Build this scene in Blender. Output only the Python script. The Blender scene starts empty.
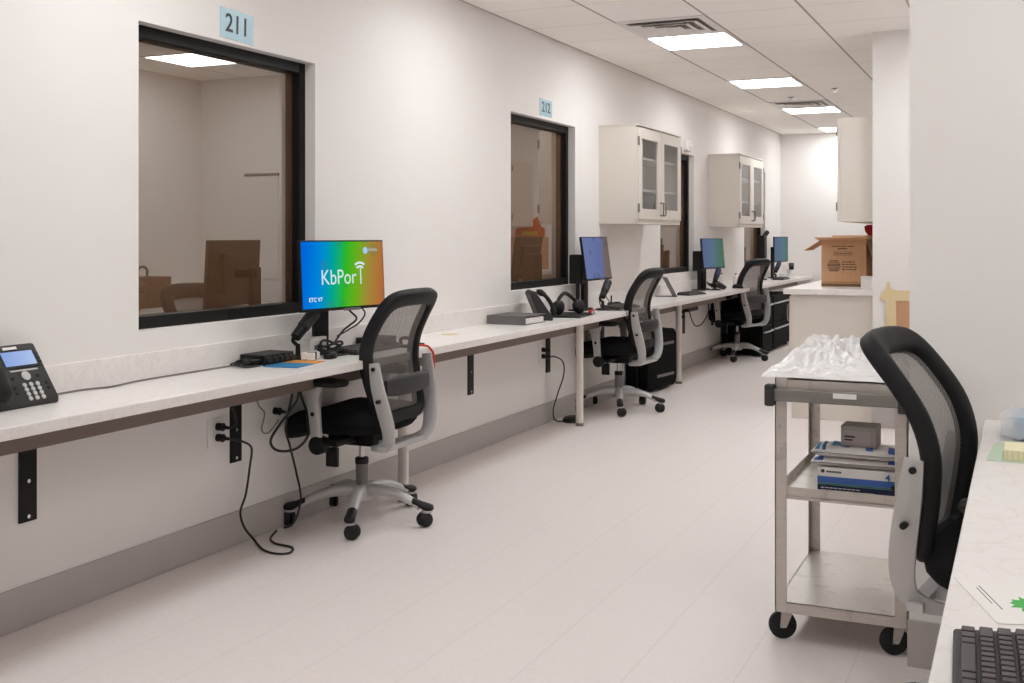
import bpy, bmesh, math, random
from mathutils import Vector, Matrix, noise
random.seed(7)
PI = math.pi
SC = bpy.context.scene
COL = SC.collection
R = math.radians

# ------------------------------------------------------------------ camera
FPX, VPX, HOR, EYE = 1120.0, 1024.0, 236.0, 1.329
YAW = math.atan((VPX - 512) / FPX)
cd = bpy.data.cameras.new('camera'); cam = bpy.data.objects.new('camera', cd); COL.objects.link(cam)
cam.location = (0, 0, EYE); cam.rotation_euler = (R(90), 0, YAW)
cd.sensor_width = 36; cd.lens = 36 * FPX / 1024
cd.shift_y = -(341.5 - HOR) / 1024
cd.clip_start = 0.05
SC.camera = cam
SC.view_settings.view_transform = 'Standard'
SC.view_settings.look = 'None'
SC.view_settings.gamma = 1
SC.view_settings.use_curve_mapping = False
SC.view_settings.exposure = 0.53
SC.cycles.use_denoising = True
SC.cycles.max_bounces = 10
SC.cycles.diffuse_bounces = 6
SC.cycles.transparent_max_bounces = 16
SC.cycles.sample_clamp_indirect = 6
w = bpy.data.worlds.new('world'); SC.world = w; w.use_nodes = True
w.node_tree.nodes['Background'].inputs[0].default_value = (0.5, 0.47, 0.45, 1)
w.node_tree.nodes['Background'].inputs[1].default_value = 0.02

# ------------------------------------------------------------------ materials
def lin(c):
    def f(v):
        v /= 255.0
        return v / 12.92 if v <= 0.04045 else ((v + 0.055) / 1.055) ** 2.4
    return (f(c[0]), f(c[1]), f(c[2]), 1)

class NT:
    def __init__(s, name):
        s.m = bpy.data.materials.new(name); s.m.use_nodes = True
        s.t = s.m.node_tree; s.b = s.t.nodes['Principled BSDF']; s.out = s.t.nodes['Material Output']
    def n(s, typ, **kw):
        nd = s.t.nodes.new(typ)
        for k, v in kw.items():
            if k in nd.bl_rna.properties: setattr(nd, k, v)
            else: nd.inputs[k].default_value = v
        return nd
    def l(s, a, b): s.t.links.new(a, b)
    def math(s, op, a, b=None, c=None):
        nd = s.t.nodes.new('ShaderNodeMath'); nd.operation = op
        for i, v in enumerate((a, b, c)):
            if v is None: continue
            if isinstance(v, (int, float)): nd.inputs[i].default_value = v
            else: s.l(v, nd.inputs[i])
        return nd.outputs[0]
    def mix(s, fac, a, b):
        nd = s.t.nodes.new('ShaderNodeMix'); nd.data_type = 'RGBA'
        for i, v in ((0, fac), (6, a), (7, b)):
            if isinstance(v, (int, float, tuple)): nd.inputs[i].default_value = v
            else: s.l(v, nd.inputs[i])
        return nd.outputs[2]
    def obco(s): return s.n('ShaderNodeTexCoord').outputs['Object']
    def sep(s, v):
        nd = s.n('ShaderNodeSeparateXYZ'); s.l(v, nd.inputs[0]); return nd.outputs

def M(name, col, rough=0.5, metal=0.0, var=0.06, scale=40, bump=0.0, spec=0.5, coat=0.0, emit=None, estr=0):
    k = NT(name); c = lin(col)
    tex = k.n('ShaderNodeTexNoise', Scale=scale, Detail=4.0)
    k.l(k.obco(), tex.inputs['Vector'])
    dk = (c[0] * (1 - var), c[1] * (1 - var), c[2] * (1 - var), 1)
    lt = (min(1, c[0] * (1 + var)), min(1, c[1] * (1 + var)), min(1, c[2] * (1 + var)), 1)
    k.l(k.mix(tex.outputs['Fac'], dk, lt), k.b.inputs['Base Color'])
    k.b.inputs['Roughness'].default_value = rough; k.b.inputs['Metallic'].default_value = metal
    k.b.inputs['Specular IOR Level'].default_value = spec
    k.b.inputs['Coat Weight'].default_value = coat
    if bump:
        bp = k.n('ShaderNodeBump', Strength=bump, Distance=0.002); k.l(tex.outputs['Fac'], bp.inputs['Height'])
        k.l(bp.outputs[0], k.b.inputs['Normal'])
    if emit:
        k.b.inputs['Emission Color'].default_value = lin(emit); k.b.inputs['Emission Strength'].default_value = estr
    return k.m

PAINT = M('wall paint', (233, 229, 226), 0.75, var=0.015, scale=3, spec=0.25, bump=0.03)
PAINTF = M('ceiling edge paint', (226, 218, 212), 0.7, var=0.01)
BASEB = M('grey vinyl base', (182, 176, 173), 0.55, var=0.04, scale=8)
CAB = M('cream laminate', (219, 211, 202), 0.45, var=0.02, scale=5)
CABIN = M('cabinet interior', (240, 236, 231), 0.55, var=0.02)
BLACK = M('black plastic', (18, 17, 17), 0.5, var=0.15, spec=0.35)
BLACKM = M('black frame metal', (17, 15, 14), 0.5, var=0.1, spec=0.25)
MATTE = M('matte black paint', (11, 11, 11), 0.8, var=0.15, spec=0.15)
FABRIC = M('black chair fabric', (17, 16, 17), 0.9, var=0.25, scale=300, bump=0.2, spec=0.2)
RIM = M('black chair rim', (21, 20, 21), 0.6, var=0.12, scale=60, spec=0.3)
DKGREY = M('dark grey plastic', (40, 38, 38), 0.5, var=0.1)
GREY = M('grey plastic', (120, 117, 116), 0.5, var=0.06)
SILVER = M('silver painted plastic', (186, 184, 183), 0.38, metal=0.25, var=0.04, scale=15)
STEELR = M('chrome', (200, 200, 200), 0.2, metal=1.0, var=0.02)
WHITE = M('white plastic', (232, 229, 226), 0.45, var=0.02)
WPOST = M('white powder coat', (224, 216, 210), 0.45, var=0.02)
APRON = M('brown laminate underside', (118, 103, 94), 0.6, var=0.06, scale=12)
CORD = M('black cord rubber', (28, 27, 27), 0.5, var=0.1)
CORDG = M('grey cord', (118, 110, 105), 0.55, var=0.05)
PAPER = M('paper', (236, 232, 228), 0.8, var=0.02)
RED = M('red plastic', (190, 22, 30), 0.45, var=0.1)
REDS = M('red orange strap', (222, 62, 40), 0.6, var=0.1)
ORANGE = M('orange card', (228, 104, 44), 0.6, var=0.08)
YELL = M('yellow', (226, 190, 60), 0.6, var=0.06)
BLUE = M('blue sheet', (38, 120, 170), 0.6, var=0.2, scale=60)
NAVY = M('navy print', (24, 34, 66), 0.5, var=0.08)
MIDBLUE = M('blue print', (66, 104, 176), 0.5, var=0.08)
PALEBLUE = M('pale blue towel', (150, 193, 222), 0.7, var=0.05)
SIGNB = M('light blue laminated card', (166, 200, 212), 0.25, var=0.05, scale=25, spec=0.6)
INK = M('dark ink', (40, 42, 46), 0.5, var=0.05)
GRINK = M('grey printed ink', (104, 84, 62), 0.7, var=0.1)
GREEN = M('green print', (62, 176, 74), 0.6, var=0.05)
PGREEN = M('pale green sheet', (196, 214, 192), 0.7, var=0.03)
PYEL = M('pale yellow pad', (232, 226, 190), 0.7, var=0.03)
TAPE = M('masking tape', (224, 204, 160), 0.7, var=0.05, scale=30)
KEYS = M('keycap plastic', (70, 64, 64), 0.45, var=0.1)
KBODY = M('keyboard body', (38, 35, 36), 0.5, var=0.1)
TIRE = M('caster rubber', (17, 16, 16), 0.65, var=0.15)
BINDER = M('grey binder board', (104, 101, 100), 0.6, var=0.05)
GREYBOX = M('grey carton', (150, 141, 136), 0.7, var=0.06)
GLOVEW = M('white glossy card', (228, 222, 218), 0.4, var=0.03)
BAGW = M('kraft paper', (112, 84, 64), 0.85, var=0.08, scale=20)

def mat_quartz():
    k = NT('white quartz'); o = k.obco()
    n1 = k.n('ShaderNodeTexNoise', Scale=9.0, Detail=6.0, Distortion=1.2); k.l(o, n1.inputs['Vector'])
    r = k.n('ShaderNodeValToRGB'); k.l(n1.outputs['Fac'], r.inputs[0])
    e = r.color_ramp.elements; e[0].position = 0.47; e[0].color = lin((236, 231, 228)); e[1].position = 0.53; e[1].color = lin((236, 231, 228))
    m_ = r.color_ramp.elements.new(0.5); m_.color = lin((229, 222, 217))
    n2 = k.n('ShaderNodeTexNoise', Scale=60.0, Detail=4.0); k.l(o, n2.inputs['Vector'])
    k.l(k.mix(k.math('MULTIPLY', n2.outputs['Fac'], 0.08), r.outputs[0], lin((196, 186, 178))), k.b.inputs['Base Color'])
    k.b.inputs['Roughness'].default_value = 0.28
    return k.m
QUARTZ = mat_quartz()

def mat_steel(name, col, rough):
    k = NT(name); o = k.obco()
    mp = k.n('ShaderNodeMapping'); mp.inputs['Scale'].default_value = (4, 60, 60); k.l(o, mp.inputs[0])
    n1 = k.n('ShaderNodeTexNoise', Scale=3.0, Detail=5.0); k.l(mp.outputs[0], n1.inputs['Vector'])
    n2 = k.n('ShaderNodeTexNoise', Scale=14.0, Detail=8.0); k.l(o, n2.inputs['Vector'])
    c = lin(col)
    a = k.mix(n1.outputs['Fac'], (c[0] * .82, c[1] * .82, c[2] * .82, 1), (c[0] * 1.1, c[1] * 1.1, c[2] * 1.1, 1))
    k.l(k.mix(k.math('MULTIPLY', k.math('GREATER_THAN', n2.outputs['Fac'], 0.6), 0.18), a, lin((96, 84, 76))), k.b.inputs['Base Color'])
    k.b.inputs['Metallic'].default_value = 0.75
    k.l(k.math('MULTIPLY_ADD', n1.outputs['Fac'], 0.2, rough), k.b.inputs['Roughness'])
    return k.m
STEEL = mat_steel('worn stainless steel', (196, 190, 183), 0.28)
STEELD = mat_steel('dull grey steel', (140, 136, 132), 0.4)

def mat_card(name, col):
    k = NT(name); o = k.obco()
    mp = k.n('ShaderNodeMapping'); mp.inputs['Scale'].default_value = (120, 120, 3); k.l(o, mp.inputs[0])
    n1 = k.n('ShaderNodeTexNoise', Scale=1.0, Detail=2.0); k.l(mp.outputs[0], n1.inputs['Vector'])
    c = lin(col)
    k.l(k.mix(n1.outputs['Fac'], (c[0] * .88, c[1] * .88, c[2] * .88, 1), (c[0] * 1.1, c[1] * 1.1, c[2] * 1.1, 1)), k.b.inputs['Base Color'])
    k.b.inputs['Roughness'].default_value = 0.85; k.b.inputs['Specular IOR Level'].default_value = 0.2
    return k.m
CARD = mat_card('brown cardboard', (204, 160, 124))
CARDIN = mat_card('inside of cardboard', (150, 112, 80))

def line_mask(k, coord, period, offset, width):
    f = k.math('FRACT', k.math('DIVIDE', k.math('SUBTRACT', coord, offset), period))
    d = k.math('ABSOLUTE', k.math('SUBTRACT', f, 0.5))
    return k.math('GREATER_THAN', d, 0.5 - 0.5 * width / period)

def mat_floor():
    k = NT('pinkish vinyl floor tile'); o = k.obco(); x, y, z = k.sep(o)
    row = k.math('FLOOR', k.math('DIVIDE', k.math('SUBTRACT', x, -3.225), 0.3048))
    sh = k.math('MULTIPLY', k.math('FRACT', k.math('MULTIPLY', row, 0.5)), 0.6096)
    lx = line_mask(k, x, 0.3048, -3.225, 0.0035)
    ly = line_mask(k, k.math('ADD', y, sh), 0.6096, 0.1, 0.003)
    n1 = k.n('ShaderNodeTexNoise', Scale=45.0, Detail=6.0, Roughness=0.7); k.l(o, n1.inputs['Vector'])
    n2 = k.n('ShaderNodeTexNoise', Scale=220.0, Detail=3.0); k.l(o, n2.inputs['Vector'])
    base = k.mix(n1.outputs['Fac'], lin((222, 212, 209)), lin((236, 228, 225)))
    base = k.mix(k.math('MULTIPLY', k.math('GREATER_THAN', n2.outputs['Fac'], 0.64), 0.25), base, lin((200, 188, 184)))
    base = k.mix(k.math('MULTIPLY', lx, 0.2), base, lin((150, 138, 134)))
    base = k.mix(k.math('MULTIPLY', ly, 0.09), base, lin((150, 138, 134)))
    k.l(base, k.b.inputs['Base Color'])
    k.b.inputs['Roughness'].default_value = 0.42; k.b.inputs['Specular IOR Level'].default_value = 0.35
    bp = k.n('ShaderNodeBump', Strength=0.05, Distance=0.001); k.l(n2.outputs['Fac'], bp.inputs['Height']); k.l(bp.outputs[0], k.b.inputs['Normal'])
    return k.m
FLOOR = mat_floor()

CX0, CY0, TL = -2.47, 7.64, 0.6096
def mat_ceiling():
    k = NT('lay in ceiling tile'); o = k.obco(); x, y, z = k.sep(o)
    lx = line_mask(k, x, TL, CX0, 0.016); ly = line_mask(k, y, TL, CY0, 0.014)
    n1 = k.n('ShaderNodeTexNoise', Scale=160.0, Detail=4.0); k.l(o, n1.inputs['Vector'])
    base = k.mix(n1.outputs['Fac'], lin((249, 244, 239)), lin((252, 248, 244)))
    base = k.mix(k.math('MULTIPLY', ly, 0.2), base, lin((120, 108, 100)))
    base = k.mix(k.math('MULTIPLY', lx, 0.65), base, lin((120, 108, 100)))
    k.l(base, k.b.inputs['Base Color']); k.b.inputs['Roughness'].default_value = 0.9; k.b.inputs['Specular IOR Level'].default_value = 0.1
    return k.m
CEIL = mat_ceiling()

def mat_mirror():
    k = NT('tinted one way glass')
    d = k.n('ShaderNodeBsdfDiffuse'); d.inputs[0].default_value = (0.125, 0.068, 0.037, 1)  # brown veil: dim light from the room behind, put into the glass colour
    g = k.n('ShaderNodeBsdfGlossy'); g.inputs['Roughness'].default_value = 0.012; g.inputs[0].default_value = (1, 0.99, 0.96, 1)
    mx = k.n('ShaderNodeMixShader'); mx.inputs[0].default_value = 0.29
    k.l(d.outputs[0], mx.inputs[1]); k.l(g.outputs[0], mx.inputs[2]); k.l(mx.outputs[0], k.out.inputs[0])
    return k.m
MIRROR = mat_mirror()

def mat_glass():
    k = NT('clear pane'); t = k.t
    g = k.n('ShaderNodeBsdfGlossy'); g.inputs['Roughness'].default_value = 0.03
    tr = k.n('ShaderNodeBsdfTransparent'); tr.inputs[0].default_value = (0.9, 0.9, 0.9, 1)
    mx = k.n('ShaderNodeMixShader'); mx.inputs[0].default_value = 0.17
    k.l(tr.outputs[0], mx.inputs[1]); k.l(g.outputs[0], mx.inputs[2]); k.l(mx.outputs[0], k.out.inputs[0])
    return k.m
GLASS = mat_glass()

def mat_mesh():
    k = NT('woven chair mesh'); o = k.obco(); x, y, z = k.sep(o)
    a = k.math('SINE', k.math('MULTIPLY', y, 2 * PI / 0.011)); b = k.math('SINE', k.math('MULTIPLY', z, 2 * PI / 0.011))
    hole = k.math('GREATER_THAN', k.math('MULTIPLY', a, b), 0.12)
    fac = k.math('MULTIPLY_ADD', hole, 0.62, 0.03)
    d = k.n('ShaderNodeBsdfDiffuse'); d.inputs[0].default_value = lin((128, 122, 119))
    tr = k.n('ShaderNodeBsdfTransparent'); mx = k.n('ShaderNodeMixShader')
    k.l(fac, mx.inputs[0]); k.l(d.outputs[0], mx.inputs[1]); k.l(tr.outputs[0], mx.inputs[2]); k.l(mx.outputs[0], k.out.inputs[0])
    return k.m
MESHF = mat_mesh()

def mat_plastic_film():
    k = NT('crumpled white plastic'); o = k.obco()
    n1 = k.n('ShaderNodeTexNoise', Scale=18.0, Detail=5.0); k.l(o, n1.inputs['Vector'])
    k.l(k.mix(n1.outputs['Fac'], lin((224, 221, 220)), lin((246, 245, 245))), k.b.inputs['Base Color'])
    k.b.inputs['Roughness'].default_value = 0.22; k.b.inputs['Specular IOR Level'].default_value = 0.7
    return k.m
FILM = mat_plastic_film()

def emit_mat(name, col, s):
    k = NT(name); e = k.n('ShaderNodeEmission'); e.inputs[0].default_value = col; e.inputs[1].default_value = s
    k.l(e.outputs[0], k.out.inputs[0]); return k.m
LAMP = emit_mat('lit diffuser', (0.93, 0.955, 0.965, 1), 12.5)

def mat_screen(name, stops, strength, w, h, blobs=0.0, blobcol=(0, 0, 0, 1)):
    """glowing picture: colour bands running across the screen (local y), soft spots of another colour"""
    k = NT(name); o = k.obco(); x, y, z = k.sep(o)
    u = k.math('ADD', k.math('DIVIDE', y, w), 0.5)
    u2 = k.math('ADD', u, k.math('MULTIPLY', k.math('SUBTRACT', k.math('DIVIDE', z, h), 0.0), -0.08))
    r = k.n('ShaderNodeValToRGB'); k.l(u2, r.inputs[0]); e = r.color_ramp.elements
    e[0].position = stops[0][0]; e[0].color = lin(stops[0][1]); e[1].position = stops[-1][0]; e[1].color = lin(stops[-1][1])
    for p, c in stops[1:-1]:
        q = e.new(p); q.color = lin(c)
    colr = r.outputs[0]
    if blobs:
        vo = k.n('ShaderNodeTexVoronoi', Scale=7.5); vo.inputs['Randomness'].default_value = 1.0; k.l(o, vo.inputs['Vector'])
        m_ = k.math('MULTIPLY', k.math('LESS_THAN', vo.outputs['Distance'], 0.30), blobs)
        colr = k.mix(m_, colr, blobcol)
    em = k.n('ShaderNodeEmission'); em.inputs[1].default_value = strength
    k.l(colr, em.inputs[0]); k.l(em.outputs[0], k.out.inputs[0]); return k.m
SCR1 = mat_screen('blue green orange screen', [(0.0, (0, 108, 225)), (0.2, (0, 140, 225)), (0.36, (0, 172, 150)), (0.5, (40, 190, 40)), (0.66, (110, 180, 30)), (0.82, (170, 140, 60)), (1.0, (186, 108, 60))], 0.62, 0.52, 0.3, 0.22, lin((60, 120, 90)))
SCR2 = mat_screen('blue document screen', [(0.0, (122, 136, 186)), (0.7, (112, 124, 178)), (0.74, (132, 118, 112)), (1.0, (124, 112, 106))], 0.5, 0.52, 0.3, 0.35, lin((70, 80, 130)))
SCR3 = mat_screen('dim blue green screen', [(0.0, (100, 116, 154)), (0.45, (104, 128, 158)), (0.7, (92, 128, 116)), (1.0, (88, 126, 100))], 0.5, 0.52, 0.3, 0.2, lin((66, 100, 120)))
SCR4 = mat_screen('pale blue green screen', [(0.0, (104, 122, 150)), (0.6, (106, 132, 150)), (1.0, (96, 136, 118))], 0.5, 0.5, 0.3)
PSCR = mat_screen('phone display', [(0.0, (150, 180, 240)), (1.0, (186, 208, 250))], 0.58, 0.12, 0.06)
GLOWT = emit_mat('screen lettering', (0.80, 0.92, 1.0, 1), 0.6)
GLOWG = emit_mat('dim screen lettering', (0.45, 0.50, 0.42, 1), 0.6)
GLOWB = emit_mat('pale blue screen mark', (0.45, 0.68, 1.0, 1), 0.6)

# ------------------------------------------------------------------ mesh builder
class MB:
    def __init__(s): s.b = bmesh.new()
    def face(s, vs):
        try: return s.b.faces.new(vs)
        except ValueError: return None
    def box(s, x0, x1, y0, y1, z0, z1, mtx=None):
        v = [Vector((x, y, z)) for x in (x0, x1) for y in (y0, y1) for z in (z0, z1)]
        if mtx is not None: v = [mtx @ p for p in v]
        b = [s.b.verts.new(p) for p in v]
        for q in ((0, 1, 3, 2), (4, 6, 7, 5), (0, 4, 5, 1), (2, 3, 7, 6), (0, 2, 6, 4), (1, 5, 7, 3)): s.face([b[i] for i in q])
        return s
    def cyl(s, p0, p1, r0, r1=None, n=20, cap=True):
        r1 = r0 if r1 is None else r1
        p0, p1 = Vector(p0), Vector(p1); d = (p1 - p0).normalized()
        a = d.orthogonal().normalized(); c = d.cross(a)
        r = [[s.b.verts.new(p + (a * math.cos(2 * PI * i / n) + c * math.sin(2 * PI * i / n)) * rr) for i in range(n)] for p, rr in ((p0, r0), (p1, r1))]
        for i in range(n): s.face([r[0][i], r[0][(i + 1) % n], r[1][(i + 1) % n], r[1][i]])
        if cap: s.face(r[0][::-1]); s.face(r[1])
        return s
    def loft(s, rings, cap=True, closed=False):
        rr = [[s.b.verts.new(Vector(p)) for p in ring] for ring in rings]; n = len(rr[0])
        seq = list(zip(rr[:-1], rr[1:])) + ([(rr[-1], rr[0])] if closed else [])
        for a, c in seq:
            for i in range(n): s.face([a[i], a[(i + 1) % n], c[(i + 1) % n], c[i]])
        if cap and not closed: s.face(rr[0][::-1]); s.face(rr[-1])
        return s
    def tube(s, pts, r, n=8, closed=False, smooth=4):
        pts = [Vector(p) for p in pts]
        if smooth: pts = cat(pts, smooth, closed)
        m = len(pts); rings = []; ref = None
        for i, p in enumerate(pts):
            if closed: t = pts[(i + 1) % m] - pts[i - 1]
            else: t = pts[min(i + 1, m - 1)] - pts[max(i - 1, 0)]
            t = t.normalized() if t.length > 1e-9 else Vector((0, 0, 1))
            if ref is None: ref = t.orthogonal().normalized()
            ref = (ref - t * ref.dot(t)).normalized(); b2 = t.cross(ref)
            rad = r(i / (m - 1)) if callable(r) else r
            rings.append([p + (ref * math.cos(2 * PI * j / n) + b2 * math.sin(2 * PI * j / n)) * rad for j in range(n)])
        return s.loft(rings, True, closed)
    def ribbon(s, pts, wdir_w, thick, side=Vector((0, 1, 0))):
        """bar of rectangular section along pts; section wide (list or number) in the plane of travel, thick along side"""
        pts = [Vector(p) for p in pts]; m = len(pts); rings = []
        for i, p in enumerate(pts):
            t = (pts[min(i + 1, m - 1)] - pts[max(i - 1, 0)]).normalized()
            nrm = side.cross(t).normalized(); sd = t.cross(nrm)
            ww = wdir_w[i] if isinstance(wdir_w, (list, tuple)) else wdir_w
            hw, ht = ww / 2, thick / 2; c = 0.3
            rings.append([p + nrm * a * hw + sd * b * ht for a, b in ((-1, -1 + c), (-1 + c, -1), (1 - c, -1), (1, -1 + c), (1, 1 - c), (1 - c, 1), (-1 + c, 1), (-1, 1 - c))])
        return s.loft(rings)
    def lathe(s, prof, n=24, mtx=None):
        rings = []
        for rr, z in prof:
            ring = [Vector((rr * math.cos(2 * PI * i / n), rr * math.sin(2 * PI * i / n), z)) for i in range(n)]
            rings.append([mtx @ p for p in ring] if mtx is not None else ring)
        return s.loft(rings)
    def prism(s, poly, depth, mtx):
        """polygon in local xy extruded by depth along local z, moved by mtx"""
        return s.loft([[mtx @ Vector((p[0], p[1], 0)) for p in poly], [mtx @ Vector((p[0], p[1], depth)) for p in poly]])
    def ball(s, c, r, n=14, sc=(1, 1, 1)):
        g = bmesh.ops.create_uvsphere(s.b, u_segments=n, v_segments=max(6, n // 2), radius=r)
        for v in g['verts']: v.co = Vector(c) + Vector((v.co.x * sc[0], v.co.y * sc[1], v.co.z * sc[2]))
        return s
    def grid(s, fn, nu, nv):
        vs = [[s.b.verts.new(Vector(fn(i / nu, j / nv))) for j in range(nv + 1)] for i in range(nu + 1)]
        for i in range(nu):
            for j in range(nv): s.face([vs[i][j], vs[i + 1][j], vs[i + 1][j + 1], vs[i][j + 1]])
        return s
    def build(s, name, mat, parent=None, bevel=0.0, ang=38, seg=2, loc=None):
        bmesh.ops.recalc_face_normals(s.b, faces=s.b.faces)
        me = bpy.data.meshes.new(name); s.b.to_mesh(me); s.b.free(); me.materials.append(mat)
        me.shade_smooth(); me.set_sharp_from_angle(angle=R(ang))
        o = bpy.data.objects.new(name, me); COL.objects.link(o)
        if parent is not None: o.parent = parent
        if loc is not None: o.location = loc
        if bevel:
            md = o.modifiers.new('soft edge', 'BEVEL'); md.width = bevel; md.segments = seg; md.limit_method = 'ANGLE'; md.angle_limit = R(40); md.harden_normals = True
        return o

def cat(pts, k, closed=False):
    out = []; m = len(pts)
    rng = range(m if closed else m - 1)
    for i in rng:
        if closed: a, b, c, d = pts[i - 1], pts[i], pts[(i + 1) % m], pts[(i + 2) % m]
        else: a, b, c, d = pts[max(i - 1, 0)], pts[i], pts[i + 1], pts[min(i + 2, m - 1)]
        for j in range(k):
            t = j / k
            out.append(0.5 * ((2 * b) + (c - a) * t + (2 * a - 5 * b + 4 * c - d) * t * t + (-a + 3 * b - 3 * c + d) * t ** 3))
    if not closed: out.append(pts[-1])
    return out

def tag(o, label=None, cat_=None, group=None, kind=None):
    if label: o['label'] = label
    if cat_: o['category'] = cat_
    if group: o['group'] = group
    if kind: o['kind'] = kind
    return o
def thing(name, label, cat_, loc=(0, 0, 0), rz=0.0, group=None):
    o = bpy.data.objects.new(name, None); COL.objects.link(o); o.empty_display_size = 0.1
    o.location = loc; o.rotation_euler = (0, 0, rz)
    return tag(o, label, cat_, group)
def copy_tree(o, parent=None):
    c = o.copy(); COL.objects.link(c)
    if parent is not None: c.parent = parent
    for ch in o.children: copy_tree(ch, c)
    return c
def struct(name, mb, mat, parent=None, bevel=0.0):
    o = mb.build(name, mat, parent, bevel)
    if parent is None: o['kind'] = 'structure'
    return o
def text(s, size, mat, parent, mtx, name='lettering', depth=0.0008, label=None, ax='CENTER', squeeze=1.0, weight=0.016):
    cu = bpy.data.curves.new(name, 'FONT'); cu.body = s; cu.size = size; cu.extrude = depth; cu.offset = size * weight; cu.align_x = ax; cu.align_y = 'CENTER'
    t = bpy.data.objects.new('tmp', cu); COL.objects.link(t)
    dg = bpy.context.evaluated_depsgraph_get()
    me = bpy.data.meshes.new_from_object(t.evaluated_get(dg)); bpy.data.objects.remove(t)
    me.transform(Matrix.Diagonal((squeeze, 1, 1, 1))); me.transform(mtx)
    me.materials.clear(); me.materials.append(mat)
    o = bpy.data.objects.new(name, me); COL.objects.link(o); o.parent = parent
    if label: o['label'] = label
    return o
# frames for text/prisms: local x runs right, local y up, local z out of the surface
FACE_PX = Matrix(((0, 0, 1, 0), (1, 0, 0, 0), (0, 1, 0, 0), (0, 0, 0, 1)))     # surface facing +x, reads along +y
FACE_NY = Matrix(((1, 0, 0, 0), (0, 0, -1, 0), (0, 1, 0, 0), (0, 0, 0, 1)))    # surface facing -y, reads along +x
def T(x, y, z): return Matrix.Translation((x, y, z))

# ------------------------------------------------------------------ layout constants
WX = -3.09; CEILZ = 2.746; YB = 15.8; CTZ = 0.777; CTX = -2.66
STUBY, STUBX = 3.66, -0.322
COLY, COLX = 8.12, -0.957

# ------------------------------------------------------------------ setting
struct('floor', MB().box(-3.4, 1.8, -3.2, 16.0, -0.1, 0), FLOOR)
struct('ceiling', MB().box(-3.4, 1.8, -3.2, 16.0, CEILZ, CEILZ + 0.1), CEIL)
WIN = [(3.313, 4.49), (6.74, 7.91), (10.09, 11.27), (13.54, 14.74)]
WZ0, WZ1 = 0.963, 2.156
m = MB(); ys = [-3.2] + [v for a in WIN for v in a] + [16.0]
for i in range(0, len(ys), 2): m.box(-3.26, WX, ys[i], ys[i + 1], 0, CEILZ)
for a, b in WIN:
    m.box(-3.26, WX, a, b, 0, WZ0); m.box(-3.26, WX, a, b, WZ1, CEILZ)
bmesh.ops.remove_doubles(m.b, verts=m.b.verts, dist=1e-5)
struct('wall_left', m, PAINT)
struct('wall_back', MB().box(-3.26, -0.9, YB, YB + 0.12, 0, CEILZ), PAINT)
struct('wall_far_right', MB().box(-0.93, -0.80, COLY + 0.14, YB, 0, CEILZ), PAINT)
struct('wall_column', MB().box(COLX, 0.6, COLY, COLY + 0.14, 0, CEILZ), PAINT)
struct('wall_alcove', MB().box(0.47, 0.60, STUBY + 0.12, COLY, 0, CEILZ), PAINT)
struct('wall_stub', MB().box(STUBX, 1.8, STUBY, STUBY + 0.12, 0, CEILZ), PAINT)
struct('wall_right', MB().box(1.6, 1.75, -3.2, STUBY, 0, CEILZ), PAINT)
struct('wall_behind', MB().box(-3.26, 1.8, -3.3, -3.1, 0, CEILZ), PAINT)
def baseb(name, x0, x1, y0, y1): struct(name, MB().box(x0, x1, y0, y1, 0, 0.145), BASEB, bevel=0.003)
baseb('baseboard_left', WX, WX + 0.008, -3.1, YB)
baseb('baseboard_column', COLX - 0.006, 0.47, COLY - 0.008, COLY)
baseb('baseboard_stub', STUBX - 0.006, 1.6, STUBY - 0.008, STUBY)
baseb('baseboard_back', -3.08, -1.6, YB - 0.008, YB)

for i, (a, b) in enumerate(WIN):
    rx = WX - 0.055
    f = MB(); fw = 0.05
    f.box(rx - 0.07, rx, a, a + fw, WZ0, WZ1).box(rx - 0.07, rx, b - fw, b, WZ0, WZ1)
    f.box(rx - 0.07, rx, a + fw, b - fw, WZ0, WZ0 + fw).box(rx - 0.07, rx, a + fw, b - fw, WZ1 - fw, WZ1)
    root = bpy.data.objects.new('window_%d' % (i + 1), None); COL.objects.link(root); root['kind'] = 'structure'
    f.build('window_frame', BLACKM, root, bevel=0.004)
    MB().box(rx - 0.05, rx - 0.042, a + fw - 0.005, b - fw + 0.005, WZ0 + fw - 0.005, WZ1 - fw + 0.005).build('glass', MIRROR, root)

# ------------------------------------------------------------------ ceiling fixtures
def ceiling_light(x0, y0, label):
    t = thing('ceiling_light', label, 'light', (x0 + TL / 2, y0 + TL / 2, CEILZ), 0, 'recessed ceiling lights')
    h = TL / 2 - 0.006; f = MB(); e = 0.022
    f.box(-h, -h + e, -h, h, -0.010, 0.0).box(h - e, h, -h, h, -0.010, 0.0).box(-h + e, h - e, -h, -h + e, -0.010, 0.0).box(-h + e, h - e, h - e, h, -0.010, 0.0)
    f.build('frame', WHITE, t, bevel=0.002)
    MB().box(-h + e, h - e, -h + e, h - e, -0.006, -0.001).build('diffuser', LAMP, t)
LN = ['the vent touching its near side, nearest lit panel in view', 'no vent, between the two vents', 'the far small vent touching its near side', 'the far wall, farthest in the row']
for i, lab in enumerate(['lit square ceiling panel with a vent along its near side, largest panel in view',
                         'lit square ceiling panel standing alone midway between the two vents',
                         'lit square ceiling panel just behind the farther ceiling vent',
                         'small lit ceiling panel nearest the far wall']):
    ceiling_light(CX0, CY0 + i * 4 * TL, lab)
for i, lab in enumerate(['lit ceiling panel above the first chair, out of the frame', 'lit ceiling panel above the first wall phone, out of the frame', 'lit ceiling panel beside the camera, out of the frame', 'lit ceiling panel behind the camera, out of the frame']):
    ceiling_light(CX0, CY0 - (i + 1) * 4 * TL, lab)
ceiling_light(CX0 + 3 * TL, 6.8, 'lit ceiling panel in the side alcove, seen only mirrored in the first window')
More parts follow.
